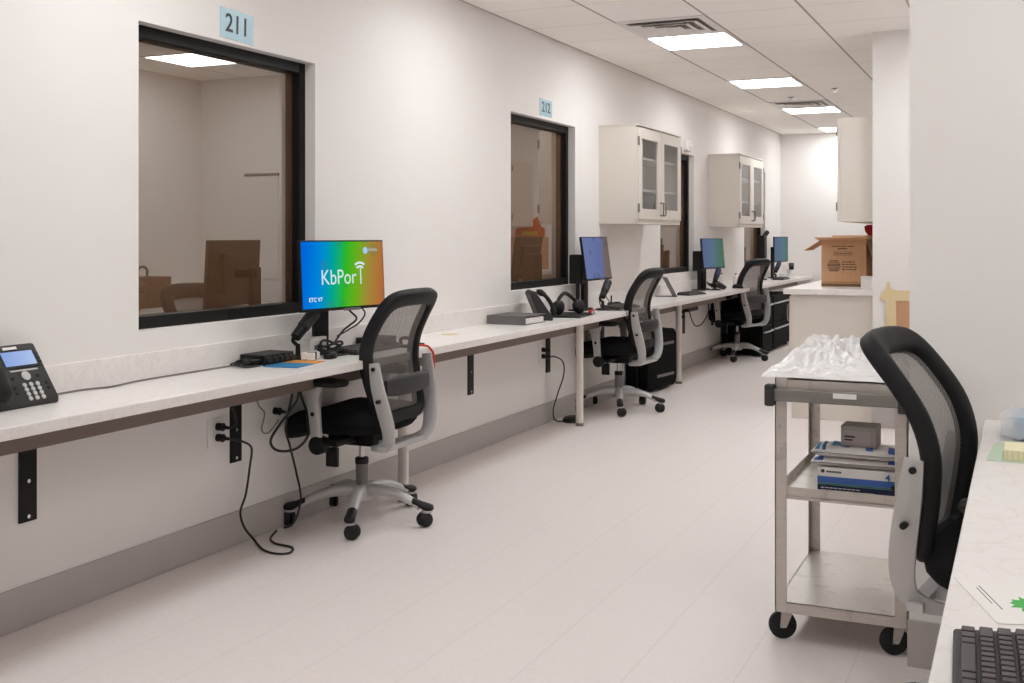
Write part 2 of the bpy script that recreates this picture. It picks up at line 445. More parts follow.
ceiling_light(CX0 + 4 * TL, CY0 - 9 * TL, 'lit ceiling panel above the right hand desk, out of the frame')

def vent(x0, y0, label):
    t = thing('ceiling_vent', label, 'vent', (x0 + TL / 2, y0 + TL / 2, CEILZ), 0, 'square ceiling vents')
    h = TL / 2 - 0.006
    f = MB(); e = 0.05
    f.box(-h, -h + e, -h, h, -0.008, 0).box(h - e, h, -h, h, -0.008, 0).box(-h + e, h - e, -h, -h + e, -0.008, 0).box(-h + e, h - e, h - e, h, -0.008, 0)
    f.build('frame', WHITE, t, bevel=0.002)
    MB().box(-h + e, h - e, -h + e, h - e, -0.002, -0.0005).build('dark_opening', M('vent opening', (160, 150, 142), 0.8), t)
    for k in range(3):
        a = h - e - 0.012 - k * 0.075; b2 = a - 0.05; l = MB()
        o_ = [(-a, -a), (a, -a), (a, a), (-a, a)]; n_ = [(-b2, -b2), (b2, -b2), (b2, b2), (-b2, b2)]
        z0, z1 = -0.004, -0.022
        l.loft([[(p[0], p[1], z1) for p in o_], [(p[0], p[1], z0) for p in n_], [(p[0] * .97, p[1] * .97, z0 - 0.001) for p in n_], [(p[0] * .985, p[1] * .985, z1 - 0.002) for p in o_]], cap=False, closed=True)
        l.build('louver', WHITE, t, ang=20)
vent(CX0, CY0 - TL, 'square ceiling vent in front of the largest lit panel')
vent(CX0, CY0 + 7 * TL, 'farther ceiling vent in front of a distant lit panel')

def sprinkler(x, y, label):
    t = thing('sprinkler', label, 'sprinkler', (x, y, CEILZ), 0, 'ceiling sprinklers')
    MB().lathe([(0.036, 0.0), (0.036, -0.004), (0.03, -0.009), (0.012, -0.012), (0.012, -0.03), (0.002, -0.03)]).build('escutcheon', STEELR, t)
    MB().lathe([(0.002, -0.032), (0.022, -0.032), (0.022, -0.036), (0.002, -0.036)]).build('deflector', STEELR, t)
sprinkler(-1.646, 11.04, 'small sprinkler head on the ceiling right of the middle lit panel')
sprinkler(-2.16, 11.57, 'small sprinkler head on the ceiling directly in front of the farther vent')

# ------------------------------------------------------------------ long wall counter
ct = thing('wall_counter', 'long white quartz counter along the left wall on thin white posts', 'counter', (WX, 6.0, 0))
Y0 = -6.0 + -1.2
m = MB().box(0.0, CTX - WX, -7.2, YB - 6.0, CTZ - 0.038, CTZ); m.build('worktop', QUARTZ, ct, bevel=0.004)
MB().box(0.0, 0.02, -7.2, YB - 6.0, CTZ, 0.879).build('backsplash', QUARTZ, ct, bevel=0.002)
MB().box(0.205, 0.23, -7.2, YB - 6.0, 0.652, CTZ - 0.038).build('apron', APRON, ct)
for y in (-0.1, 2.34, 4.88, 7.33, 9.80):
    MB().cyl((0.26, y - 6, 0.02), (0.26, y - 6, CTZ - 0.038), 0.027).build('leg', WPOST, ct)
    p = ct.children[-1]
    MB().cyl((0.26, y - 6, 0.0), (0.26, y - 6, 0.022), 0.029).build('foot', GREY, p)
for y in (0.55, 1.66, 2.783, 3.89, 5.0, 6.14, 7.368, 8.5, 9.62, 10.87, 12.0, 14.2):
    b = MB().box(0.0, 0.008, y - 6.036, y - 5.964, 0.357, CTZ - 0.04).box(0.008, 0.2, y - 6.02, y - 5.98, CTZ - 0.048, CTZ - 0.04)
    bo = b.build('bracket', BLACKM, ct)
    for z in (0.375, 0.495, 0.62): MB().cyl((0.008, y - 6, z), (0.011, y - 6, z), 0.007, n=10).build('screw', STEELR, bo)

# ------------------------------------------------------------------ signs on the wall
def sign(yc, zc, wy, hz, s, label, tilt=0, glare=False):
    t = thing('room_sign', label, 'sign', (WX, yc, zc)); t.rotation_euler = (tilt, 0, 0)
    MB().box(0.0005, 0.003, -wy / 2, wy / 2, -hz / 2, hz / 2).build('card', SIGNB, t, bevel=0.001)
    text(s, hz * 0.86, INK, t, T(0.0032, 0, 0) @ FACE_PX, squeeze=0.98, weight=0.012)
sign(3.902, 2.234, 0.222, 0.128, '211', 'pale blue room sign reading 211 above the large window', tilt=R(-1.5))
sign(7.335, 2.238, 0.225, 0.12, '212', 'pale blue room sign reading 212 above the second window')

# ------------------------------------------------------------------ wall cabinets
def binder_row(root, n, y0, z, h, mat): pass
def wall_cabinet(y0, label, label_group=None):
    D, Wd, z0, z1 = 0.335, 1.19, 1.427, 2.2
    t = thing('wall_cabinet', label, 'cabinet', (WX, y0, 0))
    th = 0.02
    b = MB()
    b.box(0, D - 0.02, 0, th, z0, z1).box(0, D - 0.02, Wd - th, Wd, z0, z1).box(0, D - 0.02, th, Wd - th, z0, z0 + th).box(0, D - 0.02, th, Wd - th, z1 - th, z1)
    b.build('carcass', CAB, t)
    MB().box(0.001, 0.010, th, Wd - th, z0 + th, z1 - th).build('back_panel', CABIN, t)
    for z in (1.70, 1.955): MB().box(0.010, D - 0.04, th, Wd - th, z - 0.009, z + 0.009).build('shelf', CABIN, t)
    MB().box(0, D + 0.004, -0.006, Wd + 0.006, z1, z1 + 0.012).build('top_trim', CAB, t, bevel=0.002)
    for k in range(2):
        a = 0.004 + k * (Wd / 2); c = a + Wd / 2 - 0.008; f = MB(); s = 0.085
        x0, x1 = D - 0.02, D; zz0, zz1 = z0 + 0.035, z1 - 0.012
        f.box(x0, x1, a, a + s, zz0, zz1).box(x0, x1, c - s, c, zz0, zz1).box(x0, x1, a + s, c - s, zz0, zz0 + s).box(x0, x1, a + s, c - s, zz1 - s, zz1)
        d = f.build('door', CAB, t, bevel=0.002)
        MB().box(x0 + 0.007, x0 + 0.011, a + s - 0.004, c - s + 0.004, zz0 + s - 0.004, zz1 - s + 0.004).build('pane', GLASS, d)
        hy = c - 0.03 if k == 0 else a + 0.03
        h = MB(); h.tube([(D, hy, 1.50), (D + 0.028, hy, 1.505), (D + 0.028, hy, 1.595), (D, hy, 1.60)], 0.006, smooth=3)
        h.build('handle', STEELD, d)
        hgy = a if k == 0 else c
        for z in (1.55, 2.08): MB().cyl((D - 0.002, hgy, z - 0.035), (D - 0.002, hgy, z + 0.035), 0.009, n=10).build('hinge', STEELD, d)
    MB().box(D - 0.03, D - 0.012, 0.0, Wd, z0, z0 + 0.034).build('bottom_rail', CAB, t)
    return t
wall_cabinet(8.43, 'cream wall cabinet with glass doors beside the 212 window')
wall_cabinet(11.87, 'cream wall cabinet beyond the third window, nearer the far wall')
# ring binders and folders behind the glass of the nearer cabinet
bl = [('dark grey', DKGREY), ('white', WHITE), ('grey', GREY)]
k0 = 0
for (y, wdt, mt, lb) in [(8.50, 0.20, DKGREY, 'dark grey storage box on the bottom shelf behind the left cabinet door'),
                         (9.10, 0.05, GREY, 'grey ring binder behind the right cabinet door, end nearest the handles'),
                         (9.17, 0.05, WHITE, 'white ring binder behind the right cabinet door, between two grey ones'),
                         (9.24, 0.05, GREY, 'grey ring binder behind the right cabinet door, second grey one along'),
                         (9.33, 0.05, WHITE, 'white ring binder leaning behind the right cabinet door, near the hinge')]:
    o = thing('storage_box' if wdt > 0.1 else 'ring_binder', lb, 'box' if wdt > 0.1 else 'binder', (WX + 0.02, y, 1.447), 0, None if wdt > 0.1 else 'ring binders in the glass cabinet')
    MB().box(0.0, 0.24, 0, wdt, 0, 0.225).build('cover', mt, o, bevel=0.004)
    MB().box(0.2402, 0.2412, wdt * 0.2, wdt * 0.8, 0.1, 0.19).build('spine_label', PAPER, o)

# small white alarm strobe on the wall by the nearer cabinet
t = thing('wall_alarm', 'small white wall alarm above the third window, beside the cabinet', 'alarm', (WX, 10.95, 2.235))
MB().box(0, 0.045, -0.075, 0.075, -0.055, 0.055).build('housing', WHITE, t, bevel=0.012, seg=3)
MB().ball((0.05, 0.0, -0.005), 0.032, sc=(0.7, 1, 1)).build('lens', WHITE, t)

# ------------------------------------------------------------------ office chair
def build_chair():
    t = thing('office_chair', '', 'chair', (0, 0, 0), 0, 'mesh back office chairs')
    off = R(41)
    # star base
    b = MB(); b.lathe([(0.02, 0.10), (0.05, 0.10), (0.054, 0.125), (0.046, 0.16), (0.034, 0.172), (0.02, 0.172)])
    for k in range(5):
        a = off + k * 2 * PI / 5; d = Vector((math.cos(a), math.sin(a), 0)); sd = Vector((-d.y, d.x, 0)); rings = []
        for f in range(9):
            u = f / 8; r_ = 0.03 + 0.265 * u; z = 0.142 + 0.012 * math.sin(u * PI) - 0.052 * u * u
            hw = 0.033 - 0.010 * u; hh = 0.032 - 0.014 * u
            rings.append([d * r_ + sd * hw * math.cos(q) * (1 if abs(math.cos(q)) < .99 else 1) + Vector((0, 0, z + hh * math.sin(q))) for q in [2 * PI * j / 12 for j in range(12)]])
        b.loft(rings)
    b.build('base', SILVER, t, ang=50)
    for k in range(5):
        a = off + k * 2 * PI / 5; d = Vector((math.cos(a), math.sin(a), 0)); sd = Vector((-d.y, d.x, 0))
        cp = MB(); rings = []
        for u, hw, hh, z in ((0.250, 0.012, 0.010, 0.118), (0.266, 0.024, 0.018, 0.107), (0.305, 0.024, 0.016, 0.097), (0.335, 0.026, 0.020, 0.088), (0.355, 0.022, 0.014, 0.088), (0.362, 0.010, 0.008, 0.086)):
            rings.append([d * u + sd * hw * math.cos(q) + Vector((0, 0, z + hh * math.sin(q))) for q in [2 * PI * j / 12 for j in range(12)]])
        cp.loft(rings)
        cp.cyl(d * 0.332 + Vector((0, 0, 0.052)), d * 0.332 + Vector((0, 0, 0.085)), 0.011, n=12)
        c0 = d * 0.332 + sd * 0.012 + Vector((0, 0, 0.0345))
        tw = Vector((math.cos(a * 3.1 + 0.4), math.sin(a * 3.1 + 0.4), 0)); ax = Vector((-tw.y, tw.x, 0)); c0 = d * 0.332 + tw * -0.012 + Vector((0, 0, 0.0345))
        co = cp.build('caster', BLACK, t, ang=45)
        MB().cyl(d * 0.332 + Vector((0, 0, 0.066)), d * 0.332 + Vector((0, 0, 0.075)), 0.026, n=18).build('ring', SILVER, co)
        for sg in (-1, 1):
            pr = [(0.006, -0.012), (0.024, -0.012), (0.032, -0.008), (0.0342, 0.0), (0.032, 0.008), (0.024, 0.0115), (0.006, 0.0115)]
            rot = Vector((0, 0, 1)).rotation_difference(ax).to_matrix().to_4x4()
            MB().lathe(pr, 20, Matrix.Translation(c0 + ax * 0.0135 * sg) @ rot).build('wheel', TIRE, co, ang=50)
    MB().lathe([(0.01, 0.15), (0.029, 0.15), (0.029, 0.285), (0.024, 0.292), (0.01, 0.292)]).build('gas_lift', GREY, t)
    MB().lathe([(0.028, 0.268), (0.032, 0.268), (0.032, 0.292), (0.027, 0.297), (0.015, 0.297), (0.015, 0.268)]).build('collar', BLACK, t)
    MB().lathe([(0.005, 0.285), (0.014, 0.285), (0.014, 0.375), (0.005, 0.375)]).build('piston', STEELR, t)
    g = MB(); g.box(-0.12, 0.13, -0.09, 0.09, 0.365, 0.425).box(-0.03, 0.07, -0.25, 0.25, 0.385, 0.415)
    g.cyl((0.05, -0.305, 0.395), (0.05, -0.25, 0.395), 0.042).cyl((0.05, 0.25, 0.395), (0.05, 0.305, 0.395), 0.042)
    g.build('mechanism', BLACK, t, bevel=0.008)
    lv = MB(); lv.tube([(0.02, 0.08, 0.385), (0.02, 0.19, 0.375), (0.015, 0.235, 0.365)], 0.007); lv.box(-0.01, 0.05, 0.205, 0.225, 0.29, 0.375)
    lv.build('tilt_lever', BLACK, t, bevel=0.004)
    # seat cushion
    s = MB(); rings = []
    for z, k in ((0.425, 0.80), (0.43, 0.92), (0.45, 0.985), (0.475, 1.0), (0.505, 0.985), (0.522, 0.94), (0.532, 0.84), (0.534, 0.6), (0.532, 0.3), (0.531, 0.08)):
        ring = []
        for j in range(40):
            q = 2 * PI * j / 40; cx, sx = math.cos(q), math.sin(q)
            x = 0.058 + 0.282 * k * math.copysign(abs(cx) ** 0.55, cx); y = 0.255 * k * math.copysign(abs(sx) ** 0.55, sx)
            dz = -0.045 * max(0, (x - 0.12) / 0.16) ** 2 + 0.012 * (abs(y) / 0.25) ** 2 + 0.015 * max(0, (-x - 0.08) / 0.14)
            ring.append((x, y, z + dz))
        rings.append(ring)
    s.loft(rings); s.build('seat', FABRIC, t, ang=60)
    # back
    P = [(0.46, -0.228), (0.53, -0.222), (0.60, -0.208), (0.68, -0.190), (0.77, -0.178), (0.86, -0.192), (0.94, -0.228), (1.02, -0.275), (1.07, -0.308), (1.12, -0.345)]
    def prof(z):
        if z <= P[0][0]: return P[0][1]
        for i in range(len(P) - 1):
            if z <= P[i + 1][0]:
                p0 = P[max(i - 1, 0)]; p1 = P[i]; p2 = P[i + 1]; p3 = P[min(i + 2, len(P) - 1)]; u = (z - p1[0]) / (p2[0] - p1[0])
                m1 = (p2[1] - p0[1]) / (p2[0] - p0[0]) * (p2[0] - p1[0]); m2 = (p3[1] - p1[1]) / (p3[0] - p1[0]) * (p2[0] - p1[0])
                return (2 * u ** 3 - 3 * u * u + 1) * p1[1] + (u ** 3 - 2 * u * u + u) * m1 + (-2 * u ** 3 + 3 * u * u) * p2[1] + (u ** 3 - u * u) * m2
        return P[-1][1]
    def S(y, z): return Vector((prof(z) + 0.55 * y * y, y, z))
    half = [(0.0, 0.515), (0.09, 0.512), (0.15, 0.52), (0.180, 0.56), (0.198, 0.66), (0.210, 0.77), (0.212, 0.88), (0.206, 0.96), (0.192, 1.015), (0.155, 1.043), (0.08, 1.052)]
    loop = half + [(0.0, 1.053)] + [(-y, z) for y, z in half[:0:-1]]
    lp = cat([Vector((y, z, 0)) for y, z in loop], 5, True); n = len(lp); rings = []
    for i in range(n):
        p = S(lp[i].x, lp[i].y); tn = (S(lp[(i + 1) % n].x, lp[(i + 1) % n].y) - S(lp[i - 1].x, lp[i - 1].y)).normalized()
        z = lp[i].y; e = 0.01; nz = Vector((1, -1.1 * lp[i].x, -(prof(z + e) - prof(z - e)) / (2 * e))).normalized()
        bb = nz.cross(tn).normalized(); wv = 0.029 + 0.010 * max(0, min(1, (z - 0.98) / 0.06)); dp = 0.026
        rings.append([p + bb * wv * math.copysign(abs(math.cos(q)) ** 0.6, math.cos(q)) + nz * dp * math.copysign(abs(math.sin(q)) ** 0.6, math.sin(q)) for q in [2 * PI * j / 16 for j in range(16)]])
    MB().loft(rings, False, True).build('back_frame', RIM, t, ang=60)
    def width(z):
        best = 0.15
        for i in range(len(half) - 1):
            z0, z1 = half[i][1], half[i + 1][1]
            if z0 <= z <= z1 and z1 > z0 and i >= 2: best = half[i][0] + (half[i + 1][0] - half[i][0]) * (z - z0) / (z1 - z0)
        return best
    MB().grid(lambda u, v: S((u * 2 - 1) * (width(0.525 + 0.52 * v) - 0.004), 0.525 + 0.52 * v) + Vector((-0.006, 0, 0)), 12, 30).build('back_mesh', MESHF, t, ang=80)
    lu = MB(); rings = []
    for i in range(13):
        y = -0.19 + 0.38 * i / 12; zc = 0.655; hh = 0.046 * (1 - 0.25 * (abs(y) / 0.19) ** 4); x = prof(0.655) + 0.5 * y * y - 0.066
        rings.append([(x + 0.010 * math.cos(q), y, zc + hh * math.copysign(abs(math.sin(q)) ** 0.6, math.sin(q))) for q in [2 * PI * j / 12 for j in range(12)]])
    lu.loft(rings); lu.build('lumbar_pad', DKGREY, t, ang=60)
    # silver bracket carrying the back
    bk = MB()
    for sg in (-1, 1):
        pts = [(-0.206, 0.238, 0.768), (-0.213, 0.238, 0.71), (-0.222, 0.232, 0.65), (-0.236, 0.216, 0.57), (-0.246, 0.198, 0.50), (-0.248, 0.185, 0.45), (-0.236, 0.172, 0.405), (-0.195, 0.155, 0.38), (-0.13, 0.13, 0.37)]
        pp = cat([Vector((x - 0.008, y * sg, z)) for x, y, z in pts], 4); nn = len(pp)
        ww = [0.047 + 0.02 * math.sin(PI * min(1, i / (nn * 0.8))) - 0.028 * max(0, i / nn - 0.8) * 5 for i in range(nn)]
        bk.ribbon(pp, ww, 0.018)
    bk.box(-0.245, -0.205, -0.19, 0.19, 0.368, 0.392).box(-0.22, -0.08, -0.05, 0.05, 0.366, 0.39)
    bk.build('back_bracket', SILVER, t, ang=50)
    for sg in (-1, 1):
        for z, x in ((0.742, -0.215), (0.60, -0.238)): MB().cyl((x, sg * 0.236, z), (x, sg * 0.256, z), 0.009, n=12).build('bolt', BLACK, t)
    # arms
    for sg in (-1, 1):
        a = MB(); pts = [Vector((0.055, sg * 0.285, 0.40)), Vector((0.06, sg * 0.29, 0.5)), Vector((0.07, sg * 0.292, 0.6)), Vector((0.075, sg * 0.292, 0.665))]
        a.ribbon(pts, [0.052, 0.054, 0.062, 0.12], 0.026); a.ribbon([Vector((0.055, sg * 0.10, 0.395)), Vector((0.055, sg * 0.2, 0.395)), Vector((0.055, sg * 0.29, 0.405))], 0.05, 0.02, Vector((0, 0, 1)))
        ao = a.build('armrest', SILVER, t, ang=45)
        MB().cyl((0.066, sg * 0.305, 0.535), (0.066, sg * 0.3075, 0.535), 0.010, n=12).build('button', BLACK, ao)
        pd = MB(); rings = []
        for z, k in ((0.660, 0.80), (0.664, 0.95), (0.678, 1.0), (0.690, 0.97), (0.696, 0.85), (0.698, 0.3)):
            rings.append([(0.078 + 0.178 * k * math.copysign(abs(math.cos(q)) ** 0.5, math.cos(q)), sg * 0.282 + 0.048 * k * math.copysign(abs(math.sin(q)) ** 0.5, math.sin(q)), z) for q in [2 * PI * j / 28 for j in range(28)]])
        pd.loft(rings); pd.build('arm_pad', BLACK, ao, ang=60)
    return t
ch = build_chair()
CH = [((-2.815, 4.47, 0), R(180), 'black mesh office chair with silver arms in front of the bright colourful monitor'),
      ((-2.82, 8.13, 0), R(178), 'black mesh office chair at the counter below the nearer glass cabinet'),
      ((-2.82, 12.02, 0), R(162), 'farthest black mesh office chair, beside the black drawer units'),
      ((-0.002, 3.18, 0), R(-9), 'black mesh office chair pushed under the right hand desk, its back beside the steel cart')]
for i, (loc, rz, lab) in enumerate(CH):
    c = ch if i == 0 else copy_tree(ch)
    c.location = loc; c.rotation_euler = (0, 0, rz); c['label'] = lab
    if i == 3:                                  # its back is leaned back a little
        for q in c.children:
            if q.name.split('.')[0] in ('back_frame', 'back_mesh', 'lumbar_pad'):
                q.matrix_local = T(-0.2, 0, 0.55) @ Matrix.Rotation(R(-7), 4, 'Y') @ T(0.2, 0, -0.55)

# ------------------------------------------------------------------ monitors
def monitor(name_label, p0, p1, z0, z1, scr, tilt=6, pole=True, words=None, mat_back=BLACK):
    """p0, p1: floor positions of the screen's left and right edges as one faces it"""
    a, b = Vector((p0[0], p0[1], 0)), Vector((p1[0], p1[1], 0)); c = (a + b) / 2; wd = (b - a).length; hz = z1 - z0
    ang = math.atan2((b - a).y, (b - a).x) - PI / 2       # local +y runs along the screen, local +x faces the viewer
    t = thing('monitor', name_label, 'monitor', (c.x, c.y, CTZ), ang)
    zc = (z0 + z1) / 2 - CTZ
    tm = T(0, 0, zc) @ Matrix.Rotation(R(-tilt), 4, 'Y')
    b_ = MB(); b_.box(-0.018, 0.0, -wd / 2, wd / 2, -hz / 2, hz / 2).box(-0.045, -0.018, -wd * .3, wd * .3, -hz * .3, hz * .3)
    o = b_.build('housing', mat_back, t, bevel=0.003); o.matrix_local = tm
    s = MB().box(0.0004, 0.0016, -wd / 2 + 0.007, wd / 2 - 0.007, -hz / 2 + 0.014, hz / 2 - 0.007).build('screen', scr, t); s.matrix_local = tm
    lp = MB().box(0.0005, 0.004, -0.012, wd * 0.18, -hz / 2 - 0.004, -hz / 2 + 0.008).build('chin_label', GREY, t); lp.matrix_local = tm
    # post and arm on the counter's back edge
    q = MB(); ca, sa = math.cos(-ang), math.sin(-ang)
    bx = -(c.x - (WX + 0.09)) * ca; by = -(c.x - (WX + 0.09)) * sa
    bx, by = min(bx, -0.06), by
    q.box(bx - 0.014, bx + 0.014, by - 0.035, by + 0.05, 0.012, zc + 0.03); q.box(bx - 0.02, -0.03, by - 0.022, by + 0.022, zc - 0.02, zc + 0.02) if abs(by) < 0.05 else q.tube([(bx, by, zc), (-0.04, 0, zc)], 0.02, smooth=0)
    q.box(bx - 0.04, bx + 0.05, by - 0.06, by + 0.06, 0.0, 0.014)
    q.build('stand', BLACK, t, bevel=0.004)
    return t, s, wd, hz, tm
m1 = monitor('monitor with a bright blue green orange picture reading KbPort', (-2.918, 4.127), (-2.808, 4.657), 0.988, 1.310, SCR1, 3)
t, s, wd, hz, tm = m1
L = tm @ T(0.0018, 0, 0)
text('KbPor', 0.098, GLOWT, s, T(0.0018, -0.035, -0.012) @ FACE_PX, squeeze=0.9, depth=0.0003, weight=-0.004)
m = MB().box(0.0016, 0.0021, 0.105, 0.1115, -0.045, 0.028); m.build('logo_stroke', GLOWT, s)
for rr in (0.040, 0.058):
    m = MB()
    arc = [(rr * math.sin(q), rr * math.cos(q)) for q in [R(-36 + 72 * i / 14) for i in range(15)]]; arc2 = [((rr - 0.010) * math.sin(q), (rr - 0.010) * math.cos(q)) for q in [R(36 - 72 * i / 14) for i in range(15)]]
    m.prism([(p[0] + 0.104, p[1] + 0.002) for p in arc + arc2], 0.0005, T(0.0016, 0, 0) @ FACE_PX); m.build('logo_arc', GLOWT, s)
text('ETC V7', 0.026, GLOWT, s, T(0.0018, -0.185, -0.108) @ FACE_PX, depth=0.0003)
MB().cyl((0.0016, 0.145, 0.112), (0.0022, 0.145, 0.112), 0.016).build('logo_disc', GLOWB, s)
m = MB()
for i in range(6): m.box(0.0016, 0.0021, 0.168 + i * 0.010, 0.175 + i * 0.010, 0.108, 0.108 + (0.012 if i % 2 else 0.016))
m.build('logo_caption', GLOWG, s)
monitor('monitor beside the black speaker under the 212 window, showing blue documents', (-2.90, 7.60), (-2.89, 8.12), 1.0, 1.325, SCR2, 8)
monitor('monitor with a dim blue and green screen between the two glass cabinets', (-2.94, 11.04), (-2.84, 11.52), 0.995, 1.305, SCR3, 5)
monitor('farthest monitor, on a thick black arm near the far wall', (-2.92, 14.5), (-2.85, 15.05), 0.99, 1.32, SCR4, 0)

# ------------------------------------------------------------------ desk phones
def phone(label, loc, rz):
    t = thing('desk_phone', label, 'phone', loc, rz, 'dark desk phones')
    W_ = 0.27; bt = MB()     # local x towards the user, local y to the user's right
    side = [(0.0, 0.0), (0.0, 0.022), (-0.115, 0.192), (-0.135, 0.192), (-0.15, 0.17), (-0.08, 0.0)]
    bt.loft([[(p[0], -W_ / 2, p[1]) for p in side], [(p[0], W_ / 2, p[1]) for p in side]])
    bt.build('body', DKGREY, t, bevel=0.008, seg=3)
    ux = Vector((-0.115, 0, 0.17)); L_ = ux.length; up = ux / L_; nr = Vector((up.z, 0, -up.x))
    fm = Matrix(((0, up.x, nr.x, 0.0), (1, 0, 0, 0), (0, up.z, nr.z, 0.022), (0, 0, 0, 1)))   # x: right, y: up the slope, z: out
    def on(name, mat, x0, x1, y0, y1, h=0.003, bev=0.0015): return MB().box(x0, x1, y0, y1, -0.001, h, fm).build(name, mat, t, bevel=bev)
    on('screen_bezel', BLACK, -0.032, 0.117, 0.118, 0.186, 0.003)
    sc = MB().box(-0.001, 0.001, -0.062, 0.062, -0.026, 0.026).build('screen', PSCR, t)
    sc.matrix_local = fm @ T(0.043, 0.153, 0.0035) @ Matrix(((0, 1, 0, 0), (0, 0, 1, 0), (1, 0, 0, 0), (0, 0, 0, 1)))
    on('name_label', WHITE, 0.0, 0.055, 0.189, 0.199, 0.002, 0.0005)
    on('soft_keys', SILVER, -0.012, 0.098, 0.106, 0.112, 0.003, 0.001)
    MB().cyl(fm @ Vector((0.040, 0.088, 0)), fm @ Vector((0.040, 0.088, 0.004)), 0.0165).build('navigation_ring', SILVER, t)
    kp = MB()
    for i in range(4):
        for j in range(3): kp.cyl(fm @ Vector((0.018 + j * 0.026, 0.055 - i * 0.0165, -0.001)), fm @ Vector((0.018 + j * 0.026, 0.055 - i * 0.0165, 0.004)), 0.0078, n=14)
    kp.build('keypad', SILVER, t)
    sk = MB()
    for (x, y) in ((-0.012, 0.084), (0.088, 0.084), (-0.02, 0.05), (-0.02, 0.03), (0.108, 0.055), (0.108, 0.035), (0.122, 0.15), (0.122, 0.135), (0.122, 0.165)): sk.cyl(fm @ Vector((x, y, -0.001)), fm @ Vector((x, y, 0.003)), 0.006, n=10)
    sk.build('side_keys', BLACK, t)
    hs = MB(); rings = []
    for i in range(15):
        u = i / 14; y = -0.004 + 0.208 * u; z = 0.022 + 0.022 * math.sin(PI * u); hw = 0.026 - 0.008 * math.sin(PI * u); hh = 0.014
        if u < 0.22 or u > 0.78: z -= 0.004; hh = 0.022
        e = 0.25 if i in (0, 14) else 1.0
        rings.append([fm @ Vector((-0.09 + hw * e * math.cos(q), y, z + hh * e * math.sin(q))) for q in [2 * PI * j / 14 for j in range(14)]])
    hs.loft(rings); hs.build('handset', BLACK, t, ang=70)
    return t
phone('dark desk phone with a lit blue display at the left end of the counter', (-2.915, 2.625, CTZ), 0)
phone('dark desk phone with its handset towards the camera, behind the grey binder', (-2.86, 6.86, CTZ), R(32))

# ------------------------------------------------------------------ helpers for cables on things
def cord(name, label, pts, r=0.0045, mat=CORD, cat_='cable', smooth=6):
    o = MB().tube(pts, r, n=8, smooth=smooth).build(name, mat, None, ang=80)
    return tag(o, label, cat_)
Z = CTZ
cord('phone_cable', 'thin grey cable lying along the counter from the phone to the audio box',
     [(-3.03, 2.745, Z + .004), (-3.045, 2.85, Z + .004), (-3.05, 3.0, Z + .004), (-3.02, 3.1, Z + .004), (-3.045, 3.25, Z + .004), (-3.05, 3.45, Z + .004), (-3.045, 3.7, Z + .004), (-3.045, 3.86, Z + .004)], 0.0035, CORDG)
# --- station one
t = thing('audio_box', 'small black audio box with knobs under the first monitor', 'audio box', (-3.06, 3.885, Z))
MB().box(0, 0.13, 0, 0.21, 0.004, 0.045).build('case', BLACK, t, bevel=0.004)
m = MB()
for i in range(5): m.cyl((0.13, 0.025 + i * 0.040, 0.025), (0.146, 0.025 + i * 0.040, 0.025), 0.012, n=14)
m.build('knob', DKGREY, t)
m = MB()
for x in (0.02, 0.11):
    for y in (0.02, 0.19): m.cyl((x, y, 0), (x, y, 0.005), 0.01, n=10)
m.build('foot', BLACK, t)
t = thing('cable_plugs', 'bunch of black plugs at the left end of the audio box', 'plugs', (-3.0, 3.855, Z))
m = MB()
for i in range(4): m.cyl((-0.02 + i * 0.022, -0.04, 0.018 + 0.006 * (i % 2)), (-0.02 + i * 0.022, 0.025, 0.022), 0.009, n=10)
m.build('plug', BLACK, t)
m = MB()
for i in range(4): m.tube([(-0.02 + i * 0.022, -0.04, 0.02), (-0.03 + i * 0.02, -0.07, 0.012), (0.0 + i * .02, -0.05 - .01 * i, 0.006), (0.03 + i * 0.012, 0.0, 0.005)], 0.0035, n=6)
m.build('lead', CORD, t)
t = thing('folder', 'blue and orange printed booklet lying in front of the audio box', 'booklet', (-2.86, 3.86, Z), R(8))
MB().box(-0.055, 0.105, 0.0, 0.15, 0.0005, 0.004).build('cover', BLUE, t, bevel=0.001)
MB().box(-0.055, 0.105, 0.15, 0.26, 0.0005, 0.004).build('orange_cover', M('orange print', (214, 146, 70), 0.6, var=0.1), t, bevel=0.001)
t = thing('note_stack', 'small white and pink card stack beside the audio box knobs', 'cards', (-2.885, 4.13, Z + 0.0042), R(10))
MB().box(-0.03, 0.03, 0, 0.07, 0, 0.03).build('cards', PAPER, t, bevel=0.002)
MB().box(-0.012, 0.0315, 0.02, 0.034, 0.0, 0.0315).build('band', DKGREY, t)
t = thing('carton', 'small white carton behind the microphone stand', 'box', (-3.03, 4.265, Z))
MB().box(0, 0.07, 0, 0.13, 0, 0.085).build('body', WHITE, t, bevel=0.002)
MB().box(0.0702, 0.0708, 0.03, 0.09, 0.03, 0.05).build('print', GREY, t)

def microphone(label, loc, rz, blue=False, sc=1.0):
    t = thing('microphone', label, 'microphone', loc, rz)
    b = MB(); b.lathe([(0.005, 0), (0.055, 0), (0.055, 0.010), (0.02, 0.018), (0.012, 0.02), (0.010, 0.07), (0.004, 0.07)]); b.build('base', BLACK, t)
    MB().tube([(0, 0, 0.06), (-0.02, -0.01, 0.085), (0, -0.02, 0.105), (0.0, 0.0, 0.12)], 0.009).build('swivel', BLACK, t)
    a, c = Vector((0.0, -0.02, 0.10)), Vector((0.02, 0.10, 0.205))
    d = (c - a).normalized()
    MB().cyl(a, a + d * 0.06, 0.024, 0.026).build('body', BLACK, t, bevel=0.003)
    MB().cyl(a + d * 0.062, a + d * 0.165, 0.029, 0.030).build('grille', M('microphone grille', (34, 44, 78), 0.6) if blue else DKGREY, t, bevel=0.005)
    return t
microphone('black barrel microphone on a desk stand under the KbPort monitor', (-2.955, 4.16, Z), 0)
